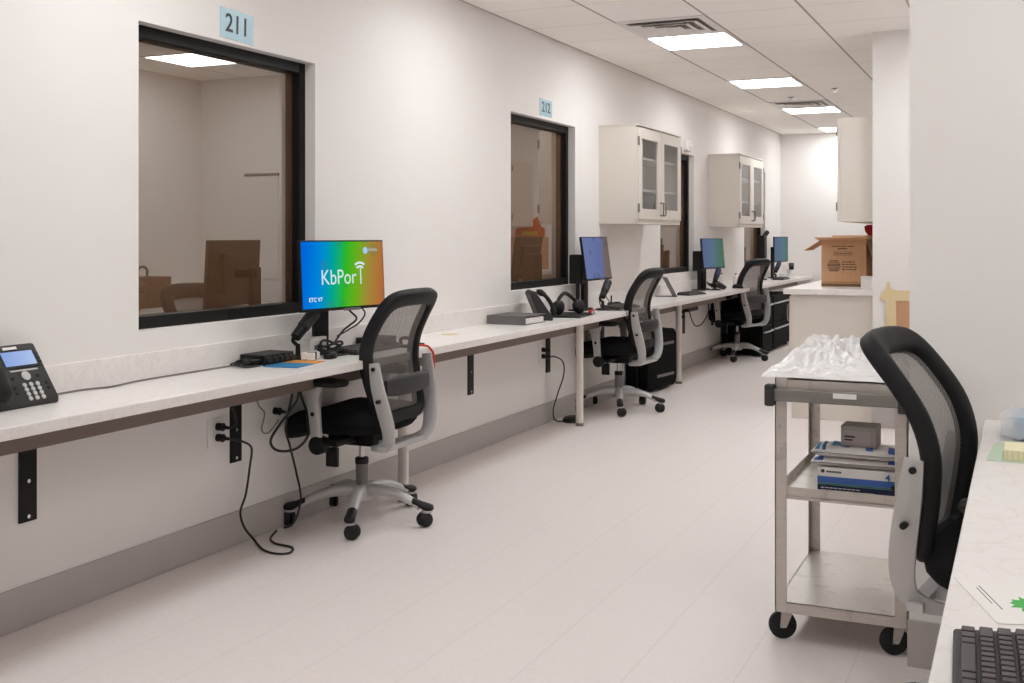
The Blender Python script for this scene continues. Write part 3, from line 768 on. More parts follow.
t = thing('cable_coil', 'loose coil of black cable around the microphone stand', 'cable', (-2.93, 4.36, Z))
m = MB()
for i in range(3): m.tube([(0.05 * math.cos(q) + 0.01 * i, 0.05 * math.sin(q), 0.02 + 0.018 * i + 0.012 * math.sin(2 * q + i)) for q in [2 * PI * j / 10 for j in range(10)]], 0.006, closed=True, n=6)
m.build('coil', CORD, t)
m = MB(); m.tube([(0.05, -0.1, 0.006), (0.08, 0.0, 0.006), (0.085, 0.09, 0.01), (0.05, 0.14, 0.005)], 0.004, n=6); m.build('lead', CORD, t)
t = thing('computer_mouse', 'black mouse beside the keyboard of the first monitor', 'mouse', (-2.85, 4.26, Z), R(20))
m = MB(); rings = []
for z, k in ((0.0, .92), (0.006, 1.0), (0.018, .95), (0.028, .75), (0.033, .45), (0.034, .1)):
    rings.append([(0.03 * k * math.cos(q), 0.055 * k * math.sin(q), z) for q in [2 * PI * j / 20 for j in range(20)]])
m.loft(rings).build('body', BLACK, t, ang=60)
MB().cyl((-0.004, 0.03, 0.027), (0.004, 0.03, 0.027), 0.008, n=12).build('wheel', DKGREY, t)
MB().tube([(0, 0.055, 0.01), (0.03, 0.09, 0.006), (0.0, 0.14, 0.005), (-0.08, 0.16, 0.005)], 0.003, n=6).build('cord', CORD, t)

def keyboard(label, loc, rz, L_=0.44, D_=0.145, near=False):
    """local x towards the typist's far side (rows), local y along the keys"""
    t = thing('keyboard', label, 'keyboard', loc, rz, 'black keyboards')
    b = MB(); sd = [(-D_ / 2, 0), (-D_ / 2, 0.014), (D_ / 2, 0.024), (D_ / 2, 0.0)]
    b.loft([[(p[0], -L_ / 2, p[1]) for p in sd], [(p[0], L_ / 2, p[1]) for p in sd]]); b.build('body', KBODY, t, bevel=0.004)
    k = MB()
    rows = [[1.25, 1.25, 1.25, 5.6, 1.25, 1.25, 1.25, 1.25, 0.3, 1, 1, 1, 0.3, 2, 1], [2.25] + [1] * 10 + [2.75, 1.3, 1, 1.3, 1, 1, 1, 1], [1.75] + [1] * 11 + [2.25, 3.6, 1, 1, 1, 1], [1.5] + [1] * 12 + [1.5, 0.3, 1, 1, 1, 0.3, 1, 1, 1, 1], [1] * 13 + [2, 0.3, 1, 1, 1, 0.3, 1, 1, 1, 1], [1, .6, 1, 1, 1, 1, .3, 1, 1, 1, 1, .3, 1, 1, 1, 1, .3, 1, 1, 1, .4, 1, 1, 1]]
    p = (L_ - 0.02) / 22.6
    for r_, row in enumerate(rows):
        y = L_ / 2 - 0.01; x0 = -D_ / 2 + 0.009 + r_ * (D_ - 0.016) / 6; x1 = x0 + (D_ - 0.016) / 6 - 0.003
        for wv in row:
            y1 = y - wv * p
            if wv not in (0.3, 0.6, 0.4, 3.6, 1.3):
                zb = 0.014 + 0.010 * (x0 + D_ / 2) / D_; h = 0.0085
                lo = [(x0, y1 + .001, zb), (x1, y1 + .001, zb), (x1, y - .001, zb), (x0, y - .001, zb)]; hi = [(x0 + .0022, y1 + .003, zb + h), (x1 - .0018, y1 + .003, zb + h), (x1 - .0018, y - .003, zb + h), (x0 + .0022, y - .003, zb + h)]
                k.loft([lo, hi])
            y = y1
    k.build('keys', KEYS, t, bevel=0.0008 if near else 0)
    return t
keyboard('black keyboard on the counter beside the first chair', (-2.875, 4.63, Z), R(180))
cord('monitor_cable', 'black cable drooping below the right side of the KbPort monitor', [(-3.04, 4.62, 1.02), (-3.0, 4.66, 0.96), (-2.985, 4.69, 0.92), (-3.02, 4.63, 0.87), (-3.05, 4.58, 0.80)], 0.005)
cord('monitor_lead', 'thin black lead hanging from the first monitor down to the counter', [(-3.0, 4.70, 1.0), (-2.98, 4.76, 0.95), (-3.0, 4.74, 0.90), (-3.03, 4.70, 0.87), (-3.05, 4.62, 0.84)], 0.004)
t = thing('media_player', 'flat black box at the back of the counter behind the first keyboard', 'box', (-3.06, 4.80, Z))
MB().box(0, 0.12, 0, 0.20, 0.003, 0.04).build('case', BLACK, t, bevel=0.004)
MB().box(0.1202, 0.122, 0.02, 0.18, 0.012, 0.03).build('front_panel', DKGREY, t)
t = thing('counter_clip', 'black clip on the counter behind the first chair with a red lead', 'clip', (-2.80, 4.84, Z))
MB().box(-0.03, 0.05, -0.03, 0.03, 0, 0.012).build('base', BLACK, t, bevel=0.003)
m = MB(); m.tube([(-0.02, 0, 0.012), (-0.02, 0, 0.04), (0.02, 0.0, 0.045), (0.06, 0.01, 0.02), (0.10, 0.02, 0.015)], 0.009); m.build('arm', BLACK, t)
o = MB().tube([(-2.76, 4.80, Z + 0.014), (-2.72, 4.81, Z + 0.016), (-2.685, 4.83, Z + 0.014), (-2.665, 4.84, Z + 0.008), (-2.645, 4.85, Z - 0.02), (-2.642, 4.855, 0.72), (-2.644, 4.857, 0.655)], 0.0055, n=8).build('red_strap', REDS, None, ang=80)
tag(o, 'red strap hanging over the counter edge behind the first chair', 'strap')
PG = 'loose papers on the counter'
for (x, y, wx, wy, rz, lb) in [(-2.98, 5.45, 0.15, 0.21, 12, 'white sheet of paper on the counter right of the first chair, partly under another'),
                           (-2.90, 5.62, 0.10, 0.24, -14, 'white paper strip lying on top of the other sheet right of the first chair')]:
    o = thing('paper_sheet', lb, 'paper', (x, y, Z), R(rz), PG)
    zz = 0.0006 if rz > 0 else 0.0016
    def pf(u, v, wx=wx, wy=wy, zz=zz): return ((u - .5) * wx, (v - .5) * wy, zz + 0.004 * max(0, v - .8) * 5 * u)
    m = MB(); m.grid(pf, 4, 10); m.grid(lambda u, v: Vector(pf(u, v)) - Vector((0, 0, 0.0004)), 4, 10); m.build('sheet', PAPER, o)
    if rz < 0:
        MB().box(-0.03, 0.03, -0.11, -0.03, zz, zz + 0.0025).build('brown_patch', TAPE, o)
# --- between stations: binder
t = thing('ring_binder', 'grey ring binder lying flat on the counter below the 212 window', 'binder', (-2.935, 6.33, Z), R(-2))
MB().box(-0.135, 0.135, 0.0, 0.004, 0.0, 0.055).build('spine', BINDER, t, bevel=0.001)
MB().box(-0.135, 0.135, 0.0, 0.30, 0.051, 0.055).build('front_cover', BINDER, t, bevel=0.001)
MB().box(-0.135, 0.135, 0.0, 0.30, 0.0, 0.004).build('back_cover', BINDER, t, bevel=0.001)
MB().box(-0.12, 0.125, 0.02, 0.285, 0.005, 0.040).build('pages', PAPER, t)
# --- station two
t = thing('rubber_mat', 'black rubber mat on the counter holding the headphones', 'mat', (-2.84, 7.13, Z), R(6))
MB().box(-0.13, 0.12, -0.12, 0.30, 0, 0.012).build('pad', BLACK, t, bevel=0.005)
t = thing('headphones', 'black headphones lying on the black mat under the second monitor', 'headphones', (-2.86, 7.24, Z + 0.012), R(-20))
m = MB(); m.tube([(0.02, -0.16, 0.035), (0.01, -0.14, 0.10), (0.0, -0.07, 0.145), (0.0, 0.0, 0.12), (0.02, 0.06, 0.06)], 0.013); m.build('headband', BLACK, t, ang=80)
for y in (-0.15, 0.06):
    m = MB(); m.lathe([(0.005, -0.025), (0.042, -0.025), (0.05, -0.01), (0.05, 0.012), (0.035, 0.026), (0.005, 0.028)], 20, T(0.02, y, 0.051) @ Matrix.Rotation(R(75 if y > 0 else 95), 4, 'Y')); m.build('ear_cup', BLACK, t, ang=50)
t = thing('red_clip', 'small red plastic clip lying on the black mat beside the headphones', 'clip', (-2.745, 7.33, Z + 0.012), R(15))
m = MB(); m.tube([(0, -0.05, 0.012), (0.02, -0.02, 0.02), (0.01, 0.03, 0.02), (-0.02, 0.05, 0.012)], 0.010); m.build('clip', RED, t)
m = MB(); m.ball((0.02, -0.06, 0.012), 0.012); m.build('tip', SILVER, t)
def speaker(label, loc, hgt, wdt, rz=0):
    t = thing('speaker', label, 'speaker', loc, rz)
    m = MB(); m.box(-0.05, 0.05, -wdt / 2, wdt / 2, 0.20, 0.20 + hgt); m.build('cabinet', BLACK, t, bevel=0.008)
    MB().cyl((0.05, 0, 0.20 + hgt * 0.38), (0.053, 0, 0.20 + hgt * 0.38), wdt * 0.34).build('cone', DKGREY, t)
    m = MB(); m.cyl((0, 0, 0.012), (0, 0, 0.20), 0.016); m.lathe([(0.005, 0), (0.07, 0), (0.07, 0.008), (0.016, 0.014), (0.005, 0.014)]); m.build('stand', BLACK, t)
    return t
speaker('black speaker on a stand left of the second monitor', (-3.0, 7.73, Z), 0.215, 0.10)
speaker('black speaker on a stand left of the third monitor', (-3.0, 11.12, Z), 0.20, 0.12)
microphone('black microphone on a desk stand under the second monitor', (-2.85, 7.86, Z), R(8))
keyboard('black keyboard on the counter beyond the headphones', (-2.80, 8.13, Z + 0.0), R(176), 0.40, 0.15)
t = thing('headset', 'black headset lying behind the second keyboard', 'headset', (-2.93, 8.32, Z), R(10))
m = MB(); m.tube([(0.0, -0.09, 0.02), (-0.03, -0.05, 0.022), (-0.035, 0.03, 0.022), (0.0, 0.09, 0.02)], 0.009); m.build('headband', BLACK, t, ang=80)
for y in (-0.1, 0.1): MB().lathe([(0.004, 0), (0.034, 0), (0.036, 0.012), (0.026, 0.03), (0.004, 0.032)], 18, T(0.015, y, 0.0)).build('ear_pad', BLACK, t, ang=50)
MB().tube([(0.0, -0.1, 0.03), (0.0, -0.09, 0.09)], 0.006, smooth=0).build('boom', BLACK, t)
cord('usb_cable', 'thin black cable arching up behind the second monitor stand', [(-2.90, 7.95, Z + .02), (-2.94, 8.03, Z + .09), (-2.95, 8.16, Z + .10), (-2.94, 8.24, Z + .05), (-2.93, 8.25, Z + .01)], 0.004)
cord('edge_cable', 'short grey cable draped over the counter edge by the second chair', [(-2.78, 7.76, Z + .006), (-2.70, 7.79, Z + .006), (-2.655, 7.81, Z + .004), (-2.648, 7.82, Z - .03), (-2.655, 7.83, Z - .055)], 0.004, CORDG)
# --- station three
t = thing('tablet', 'grey tablet leaning back on the counter beside the second chair', 'tablet', (-2.93, 9.88, Z), R(25))
tm = Matrix.Rotation(R(-28), 4, 'Y')
o = MB().box(-0.012, 0.0, -0.10, 0.16, 0.0, 0.20).build('case', GREY, t, bevel=0.004); o.matrix_local = T(0.05, 0, 0.004) @ tm
o = MB().box(0.0002, 0.001, -0.09, 0.15, 0.01, 0.19).build('screen', BLACK, t); o.matrix_local = T(0.05, 0, 0.004) @ tm
m = MB(); m.box(-0.13, 0.05, 0.0, 0.06, 0, 0.006); m.build('kickstand', DKGREY, t)
keyboard('slim black keyboard lying before the leaning tablet', (-2.84, 10.27, Z), R(170), 0.36, 0.13)
microphone('blue black microphone on a desk stand under the third monitor', (-2.86, 11.24, Z), R(6), True)
t = thing('cable_pile', 'heap of black cables around the third microphone stand', 'cables', (-2.86, 11.42, Z))
m = MB()
for i in range(4): m.tube([(0.06 * math.cos(q) - 0.02 * i, (0.08 + .02 * i) * math.sin(q), 0.02 + 0.014 * i + 0.012 * math.sin(3 * q + i)) for q in [2 * PI * j / 10 for j in range(10)]], 0.009, closed=True, n=6)
m.build('coil', CORD, t)
t = thing('computer_mouse', 'black mouse near the counter edge under the third monitor', 'mouse', (-2.75, 11.75, Z), R(80))
m = MB(); rings = []
for z, k in ((0.0, .92), (0.006, 1.0), (0.022, .95), (0.036, .75), (0.042, .45), (0.043, .1)):
    rings.append([(0.034 * k * math.cos(q), 0.062 * k * math.sin(q), z) for q in [2 * PI * j / 20 for j in range(20)]])
m.loft(rings).build('body', BLACK, t, ang=60)
MB().cyl((-0.004, 0.03, 0.034), (0.004, 0.03, 0.034), 0.009, n=12).build('wheel', DKGREY, t)
BG = 'clear bottles on the counter'
for (x, y, h, lb) in [(-3.0, 12.05, 0.15, 'small clear bottle on the counter left of the farthest chair, nearer one'), (-2.96, 12.55, 0.13, 'small clear bottle on the counter beside the farthest chair, farther one')]:
    t = thing('bottle', lb, 'bottle', (x, y, Z), 0, BG)
    MB().lathe([(0.004, 0), (0.028, 0), (0.03, 0.01), (0.03, h * .7), (0.012, h * .85), (0.012, h * .9), (0.004, h * .9)]).build('body', WHITE, t)
    MB().lathe([(0.004, h * .9), (0.015, h * .9), (0.015, h), (0.004, h)]).build('cap', GREY, t)
# --- station four
t = thing('jointed_mount', 'thick black jointed arm beside the farthest monitor', 'arm', (-2.99, 14.1, Z))
m = MB(); m.lathe([(0.01, 0), (0.06, 0), (0.06, 0.012), (0.025, 0.02), (0.025, 0.30), (0.01, 0.30)]); m.build('post', BLACK, t)
m = MB(); m.box(-0.05, 0.05, -0.10, 0.06, 0.27, 0.56); m.build('panel', BLACK, t, bevel=0.02)
m = MB(); m.tube([(0.0, 0.0, 0.50), (0.02, 0.06, 0.56), (0.04, 0.12, 0.60)], 0.03); m.build('joint', BLACK, t)
microphone('small blue and black microphone beneath the farthest monitor', (-2.86, 14.3, Z), R(0), True)
t = thing('barcode_scanner', 'dark handheld scanner on a white stand near the far wall', 'scanner', (-2.80, 14.85, Z), R(20))
m = MB(); m.lathe([(0.01, 0), (0.09, 0), (0.08, 0.02), (0.035, 0.05), (0.025, 0.12), (0.01, 0.13)]); m.build('stand', WHITE, t)
m = MB(); m.loft([[(0.02 + dx, -0.07, 0.13 + dz) for dx, dz in ((-.03, -.02), (.03, -.02), (.03, .03), (-.03, .03))], [(0.05 + dx, 0.12, 0.17 + dz) for dx, dz in ((-.035, -.03), (.035, -.03), (.035, .03), (-.035, .03))]]); m.build('head', BLACK, t, bevel=0.01)
keyboard('black keyboard lying below the farthest monitor', (-2.80, 14.35, Z), R(180), 0.42, 0.14)
t = thing('paper_stack', 'low stack of white paper at the far end of the counter', 'paper', (-2.88, 15.1, Z), R(5))
MB().box(-0.1, 0.1, 0, 0.28, 0, 0.05).build('sheets', PAPER, t, bevel=0.004)
MB().box(-0.1005, 0.1005, 0.1, 0.14, 0, 0.0505).build('band', GREY, t)

# ------------------------------------------------------------------ outlets, plugs and cords under the counter
def outlet(y, z, label, plugs=2):
    t = thing('wall_outlet', label, 'outlet', (WX, y, z), 0, 'outlets under the counter')
    MB().box(0.0, 0.006, -0.058, 0.058, -0.06, 0.06).build('cover_plate', WHITE, t, bevel=0.002)
    m = MB()
    for dz in (-0.022, 0.022): m.box(0.006, 0.008, -0.02, 0.02, dz - 0.016, dz + 0.016)
    m.build('receptacle', PAPER, t, bevel=0.002)
    return t
def plug(y, z, label):
    t = thing('power_plug', label, 'plug', (WX + 0.008, y, z), 0, 'black plugs in the outlets')
    m = MB(); m.cyl((0, 0, 0), (0.028, 0, 0), 0.017, 0.015, n=14); m.cyl((0.028, 0, 0), (0.055, 0.01, -0.004), 0.010, 0.006, n=10); m.build('body', BLACK, t)
    MB().cyl((0.026, 0, 0), (0.030, 0, 0), 0.0175, n=14).build('collar', BLACK, t)
outlet(3.766, 0.505, 'white wall outlet with two black plugs left of the first chair')
plug(3.766, 0.528, 'upper black plug in the outlet left of the first chair')
plug(3.766, 0.482, 'lower black plug in the outlet left of the first chair')
outlet(4.16, 0.515, 'white wall outlet behind the first chair seat')
plug(4.16, 0.538, 'small black plug in the outlet behind the first chair')
outlet(7.255, 0.505, 'white wall outlet left of the post by the second chair')
plug(7.255, 0.528, 'upper black plug in the outlet left of the second post')
plug(7.255, 0.483, 'lower black plug in the outlet left of the second post')
outlet(7.86, 0.54, 'white wall outlet partly behind the second post')
outlet(10.70, 0.56, 'white wall outlet left of the bracket by the farthest chair')
plug(10.70, 0.583, 'upper black plug in the outlet nearest the farthest chair')
plug(10.70, 0.537, 'lower black plug in the outlet nearest the farthest chair')
cord('power_cable', 'black power cable from an outlet to a loop on the floor by the first chair',
     [(-3.03, 3.776, 0.478), (-3.0, 3.83, 0.46), (-3.01, 3.90, 0.42), (-3.03, 3.915, 0.34), (-3.04, 3.90, 0.22), (-3.045, 3.87, 0.15), (-3.04, 3.89, 0.08), (-3.02, 3.93, 0.02), (-2.97, 3.90, 0.006), (-2.90, 3.85, 0.006), (-2.83, 3.835, 0.006), (-2.79, 3.87, 0.006), (-2.83, 3.94, 0.006), (-2.93, 3.96, 0.006), (-3.0, 4.02, 0.006), (-3.05, 4.13, 0.006)], 0.005)
cord('short_cord', 'short black cord rising from the upper plug to the counter underside', [(-3.03, 3.776, 0.524), (-3.01, 3.80, 0.54), (-3.02, 3.79, 0.60), (-3.04, 3.75, 0.66)], 0.006)
cord('looped_cord', 'looped black cord hanging under the counter at the first chair',
     [(-2.93, 4.15, 0.70), (-2.94, 4.13, 0.60), (-2.98, 4.06, 0.50), (-3.0, 4.02, 0.43), (-2.98, 4.05, 0.385), (-2.94, 4.13, 0.385), (-2.92, 4.19, 0.44), (-2.93, 4.19, 0.54), (-2.94, 4.16, 0.62), (-2.94, 4.15, 0.70)], 0.006)
cord('hanging_cord', 'long black cord hanging from the counter to the floor beside the first chair',
     [(-2.95, 4.14, 0.70), (-2.97, 4.12, 0.58), (-3.0, 4.13, 0.47), (-3.0, 4.16, 0.39), (-3.0, 4.21, 0.26), (-3.0, 4.245, 0.13), (-3.015, 4.215, 0.03), (-3.05, 4.185, 0.006)], 0.005)
cord('thin_wall_cable', 'thin grey cable curling on the wall behind the first chair', [(-3.07, 4.0, 0.64), (-3.07, 4.03, 0.58), (-3.07, 4.07, 0.54), (-3.07, 4.05, 0.47), (-3.07, 4.1, 0.45), (-3.06, 4.16, 0.50)], 0.003, CORDG)
cord('bracket_cord', 'thin black cord dropping to the floor left of the second post',
     [(-3.04, 7.27, 0.48), (-3.02, 7.36, 0.47), (-3.01, 7.47, 0.42), (-3.02, 7.50, 0.32), (-3.04, 7.44, 0.2), (-3.05, 7.38, 0.09), (-3.03, 7.37, 0.02), (-2.98, 7.45, 0.006), (-2.95, 7.6, 0.006), (-2.97, 7.72, 0.006)], 0.005)
cord('far_cord', 'thin black cord sagging under the counter left of the farthest chair', [(-3.04, 10.9, 0.60), (-3.03, 10.95, 0.5), (-3.03, 11.1, 0.42), (-3.03, 11.35, 0.42), (-3.03, 11.6, 0.52), (-3.05, 11.7, 0.62)], 0.006)
def power_strip(x, y, z, L_, label):
    t = thing('power_strip', label, 'power strip', (x, y, z), 0, 'power strips under the counter')
    MB().box(-0.03, 0.03, -L_ / 2, L_ / 2, -0.025, 0.02).build('housing', BLACK, t, bevel=0.006)
    m = MB()
    for i in range(4): m.box(-0.018, 0.018, -L_ * .4 + i * L_ * .23, -L_ * .4 + i * L_ * .23 + 0.04, -0.028, -0.025)
    m.build('socket', DKGREY, t)
power_strip(-3.05, 8.05, 0.625, 0.36, 'black power strip under the counter behind the second post')
power_strip(-3.05, 11.0, 0.60, 0.36, 'black power strip under the counter left of the farthest chair')
t = thing('foot_pedal', 'flat black foot pedal on the floor behind the second post', 'pedal', (-2.95, 7.5, 0), R(10))
m = MB(); rings = []
for z, k in ((0.0, 1.0), (0.015, 1.0), (0.028, 0.9), (0.03, 0.3)): rings.append([(0.07 * k * math.cos(q), 0.11 * k * math.sin(q), z) for q in [2 * PI * j / 26 for j in range(26)]])
m.loft(rings).build('body', BLACK, t, ang=50)
MB().box(-0.035, 0.035, -0.05, 0.05, 0.0305, 0.034).build('tread', DKGREY, t)

# black hard case standing under the counter
t = thing('hard_case', 'black hard shell case standing on the floor behind the second chair', 'case', (-2.93, 9.33, 0), R(-8))
m = MB()
def rr(y0, y1, z0, z1, r, n=6):
    out = []
    for cy, cz, a0 in ((y1 - r, z1 - r, 0), (y0 + r, z1 - r, 90), (y0 + r, z0 + r, 180), (y1 - r, z0 + r, 270)):
        for i in range(n + 1):
            q = R(a0 + 90 * i / n); out.append((cy + r * math.cos(q), cz + r * math.sin(q)))
    return out
for x0, x1, k in ((-0.1, -0.004, 0), (0.004, 0.1, 0)):
    pl = rr(-0.30, 0.30, 0.02, 0.52, 0.07)
    m.loft([[(x0, p[0], p[1]) for p in pl], [(x1, p[0], p[1]) for p in pl]])
m.build('shell', MATTE, t, bevel=0.02, seg=3)
pl = rr(-0.303, 0.303, 0.017, 0.523, 0.07); MB().loft([[(-0.004, p[0], p[1]) for p in pl], [(0.004, p[0], p[1]) for p in pl]]).build('seam', DKGREY, t)
for z in (0.13, 0.40):
    MB().box(0.1, 0.108, -0.12, 0.22, z - 0.012, z + 0.012).build('trim_strip', GREY, t, bevel=0.003)
for y in (-0.22, 0.22): MB().cyl((-0.03, y, 0.022), (0.03, y, 0.022), 0.022, n=14).build('wheel', DKGREY, t)
# black drawer units under the far part of the counter
def drawer_unit(y0, y1, label, nh=2):
    t = thing('drawer_unit', label, 'drawer unit', (-3.07, y0, 0), 0, 'black drawer units under the counter')
    W_ = y1 - y0
    MB().box(0, 0.43, 0, W_, 0.03, 0.64).build('carcass', MATTE, t, bevel=0.004)
    for i in range(nh):
        za = 0.05 + i * 0.295; d = MB().box(0.43, 0.45, 0.015, W_ - 0.015, za, za + 0.28).build('drawer', MATTE, t, bevel=0.004)
        MB().tube([(0.45, 0.07, za + 0.21), (0.475, 0.09, za + 0.21), (0.475, W_ - 0.09, za + 0.21), (0.45, W_ - 0.07, za + 0.21)], 0.010, smooth=2).build('handle', SILVER, d)
    m = MB()
    for x in (0.05, 0.38):
        for y in (0.05, W_ - 0.05): m.cyl((x, y, 0), (x, y, 0.032), 0.025, n=12)
    m.build('foot', BLACK, t)
drawer_unit(12.36, 12.92, 'black drawer unit with two silver handles behind the farthest chair')
drawer_unit(12.96, 14.05, 'black drawer unit beyond the first one, beside the white base cabinets')

# ------------------------------------------------------------------ base cabinets on the right, far part
bt = thing('base_cabinet', 'cream base cabinet run with a white top next to the column', 'cabinet', (-1.6, 8.262, 0))
MB().box(0.055, 0.665, 0.03, 3.9, 0.0, 0.905).build('carcass', CAB, bt, bevel=0.002)
MB().box(0.0, 0.665, 0.0, 3.9, 0.905, 0.945).build('worktop', QUARTZ, bt, bevel=0.003)
MB().box(0.645, 0.665, 0.02, 3.9, 0.945, 1.045).build('backsplash', QUARTZ, bt, bevel=0.002)
for i in range(5):
    d = MB().box(0.037, 0.055, 0.04 + i * 0.77, 0.04 + i * 0.77 + 0.755, 0.12, 0.89).build('door', CAB, bt, bevel=0.002)
    MB().tube([(0.037, 0.12 + i * .77, 0.70), (0.012, 0.12 + i * .77, 0.71), (0.012, 0.12 + i * .77, 0.82), (0.037, 0.12 + i * .77, 0.83)], 0.006, smooth=2).build('handle', STEELD, d)
ut = thing('overhead_cabinet', 'cream overhead cabinet on the right above the cardboard box', 'cabinet', (-1.217, 8.27, 0))
MB().box(0.02, 0.284, 0.0, 3.6, 1.43, 2.175).build('carcass', CAB, ut, bevel=0.002)
for i in range(6):
    d = MB().box(0.0, 0.02, 0.004 + i * 0.6, 0.596 + i * 0.6, 1.435, 2.17).build('door', CAB, ut, bevel=0.002)
    for z in (1.54, 2.08): MB().cyl((-0.003, 0.012 + i * 0.6, z - 0.03), (-0.003, 0.012 + i * 0.6, z + 0.03), 0.008, n=10).build('hinge', STEELD, d)

def carton(label, loc, rz, W_, D_, H_, flaps=True, mat=CARD, name='cardboard_box'):
    t = thing(name, label, 'box', loc, rz); th = 0.005
    m = MB(); m.box(-W_ / 2, W_ / 2, 0, th, 0, H_).box(-W_ / 2, W_ / 2, D_ - th, D_, 0, H_).box(-W_ / 2, -W_ / 2 + th, th, D_ - th, 0, H_).box(W_ / 2 - th, W_ / 2, th, D_ - th, 0, H_).box(-W_ / 2 + th, W_ / 2 - th, th, D_ - th, 0, th)
    m.build('walls', mat, t)
    return t
bx = carton('open brown cardboard box with printing standing on the white top by the column', (-1.245, 8.78, 0.945), 0, 0.33, 0.42, 0.355)
W_, D_, H_ = 0.33, 0.42, 0.355
def flap(pts, name='flap'):
    a = [Vector(p) for p in pts]; nrm = (a[1] - a[0]).cross(a[3] - a[0]).normalized() * 0.005
    MB().loft([[p for p in a], [p + nrm for p in a]]).build(name, CARD, bx)
flap([(-W_ / 2, 0, H_), (-W_ / 2, D_, H_), (-W_ / 2 - 0.13, D_ - .01, H_ - 0.085), (-W_ / 2 - 0.13, 0.01, H_ - 0.085)])
flap([(-W_ / 2 - 0.02, 0, H_), (W_ / 2, 0, H_), (W_ / 2 - 0.01, -0.145, H_ + 0.02), (-W_ / 2 - 0.03, -0.145, H_ + 0.02)])
flap([(W_ / 2, 0, H_), (W_ / 2, D_, H_), (W_ / 2 + 0.05, D_, H_ - 0.13), (W_ / 2 + 0.05, 0.0, H_ - 0.13)])
flap([(-W_ / 2, D_, H_), (W_ / 2, D_, H_), (W_ / 2, D_ + 0.14, H_ + 0.03), (-W_ / 2, D_ + 0.14, H_ + 0.03)])
m = MB()
def bar(x0, x1, z, h=0.007): m.box(x0, x1, -0.0008, 0.0002, z - h / 2, z + h / 2)
for i, (a, b) in enumerate([(-0.09, -0.03), (-0.022, 0.02), (0.028, 0.075)]): bar(a, b, 0.305)
bar(-0.045, 0.025, 0.288, 0.009)
for z in (0.265, 0.235): bar(-0.075, 0.065, z, 0.002)
m.box(-0.075, -0.073, -0.0008, 0.0002, 0.235, 0.265).box(0.063, 0.065, -0.0008, 0.0002, 0.235, 0.265)
for i in range(7): bar(-0.066 + i * 0.0185, -0.054 + i * 0.0185, 0.25, 0.012)
for i, (b, z) in enumerate([(0.10, 0.187), (0.105, 0.168), (0.115, 0.149), (0.09, 0.130)]):
    x = -0.012
    while x < b - 0.02:
        l = random.uniform(0.014, 0.032); bar(x, x + l, z, 0.008); x += l + 0.005
for i in range(9):
    z = 0.107 + i * 0.0125; hw = math.sqrt(max(0, 0.05 ** 2 - (z - 0.157) ** 2))
    bar(-0.072 - hw, -0.072 + hw, z, 0.0075 if i % 3 else 0.004)
m.build('printing', GRINK, bx)
m = MB(); m.box(-W_ / 2, W_ / 2, -0.0006, 0.0002, 0.0, 0.022); m.box(-W_ / 2, W_ / 2, -0.0006, 0.0002, 0.03, 0.034); m.build('bottom_band', M('printed band', (122, 92, 62), 0.8), bx)
t = thing('red_bin', 'bright red plastic bin behind the cardboard box, half hidden by the column', 'bin', (-1.075, 9.47, 0.945), 0)
m = MB(); m.loft([[(sx * 0.055, sy * 0.08, 0.0) for sx, sy in ((-1, -1), (1, -1), (1, 1), (-1, 1))], [(sx * 0.06, sy * 0.09, 0.36) for sx, sy in ((-1, -1), (1, -1), (1, 1), (-1, 1))]]).build('body', RED, t, bevel=0.006)
MB().loft([[(sx * a, sy * (a + .03), z) for sx, sy in ((-1, -1), (1, -1), (1, 1), (-1, 1))] for a, z in ((0.045, 0.36), (0.085, 0.42), (0.092, 0.46), (0.07, 0.475))]).build('lid', RED, t, bevel=0.004)
t = thing('white_tub', 'low white container on the white top right of the cardboard box', 'container', (-1.02, 8.56, 0.945))
MB().box(-0.065, 0.07, -0.06, 0.06, 0, 0.075).build('tub', WHITE, t, bevel=0.004)
MB().box(-0.067, 0.072, -0.062, 0.062, 0.075, 0.088).build('lid', WHITE, t, bevel=0.003)
# taped panel on the column
t = thing('taped_panel', 'brown cardboard panel framed with masking tape on the column', 'panel', (-0.78, COLY, 0.0))
MB().box(-0.032, 0.25, -0.006, -0.001, 0.60, 0.885).build('panel', CARD, t)
for nm, pl in (('tape', [(-0.040, 0.60), (-0.018, 0.60), (-0.020, 0.90), (-0.044, 0.905)]), ('tape', [(-0.10, 0.60), (-0.040, 0.60), (-0.036, 0.93), (-0.082, 0.925)]),
               ('tape', [(-0.13, 0.885), (-0.095, 0.880), (0.25, 0.884), (0.25, 0.952), (-0.03, 0.956), (-0.055, 0.965), (-0.068, 1.015), (-0.082, 1.008), (-0.088, 0.962), (-0.118, 0.935)])):
    MB().prism(pl, 0.001, T(0, -0.0062 - 0.0012 * len([c_ for c_ in t.children]), 0) @ FACE_NY).build('tape_strip', TAPE, t)

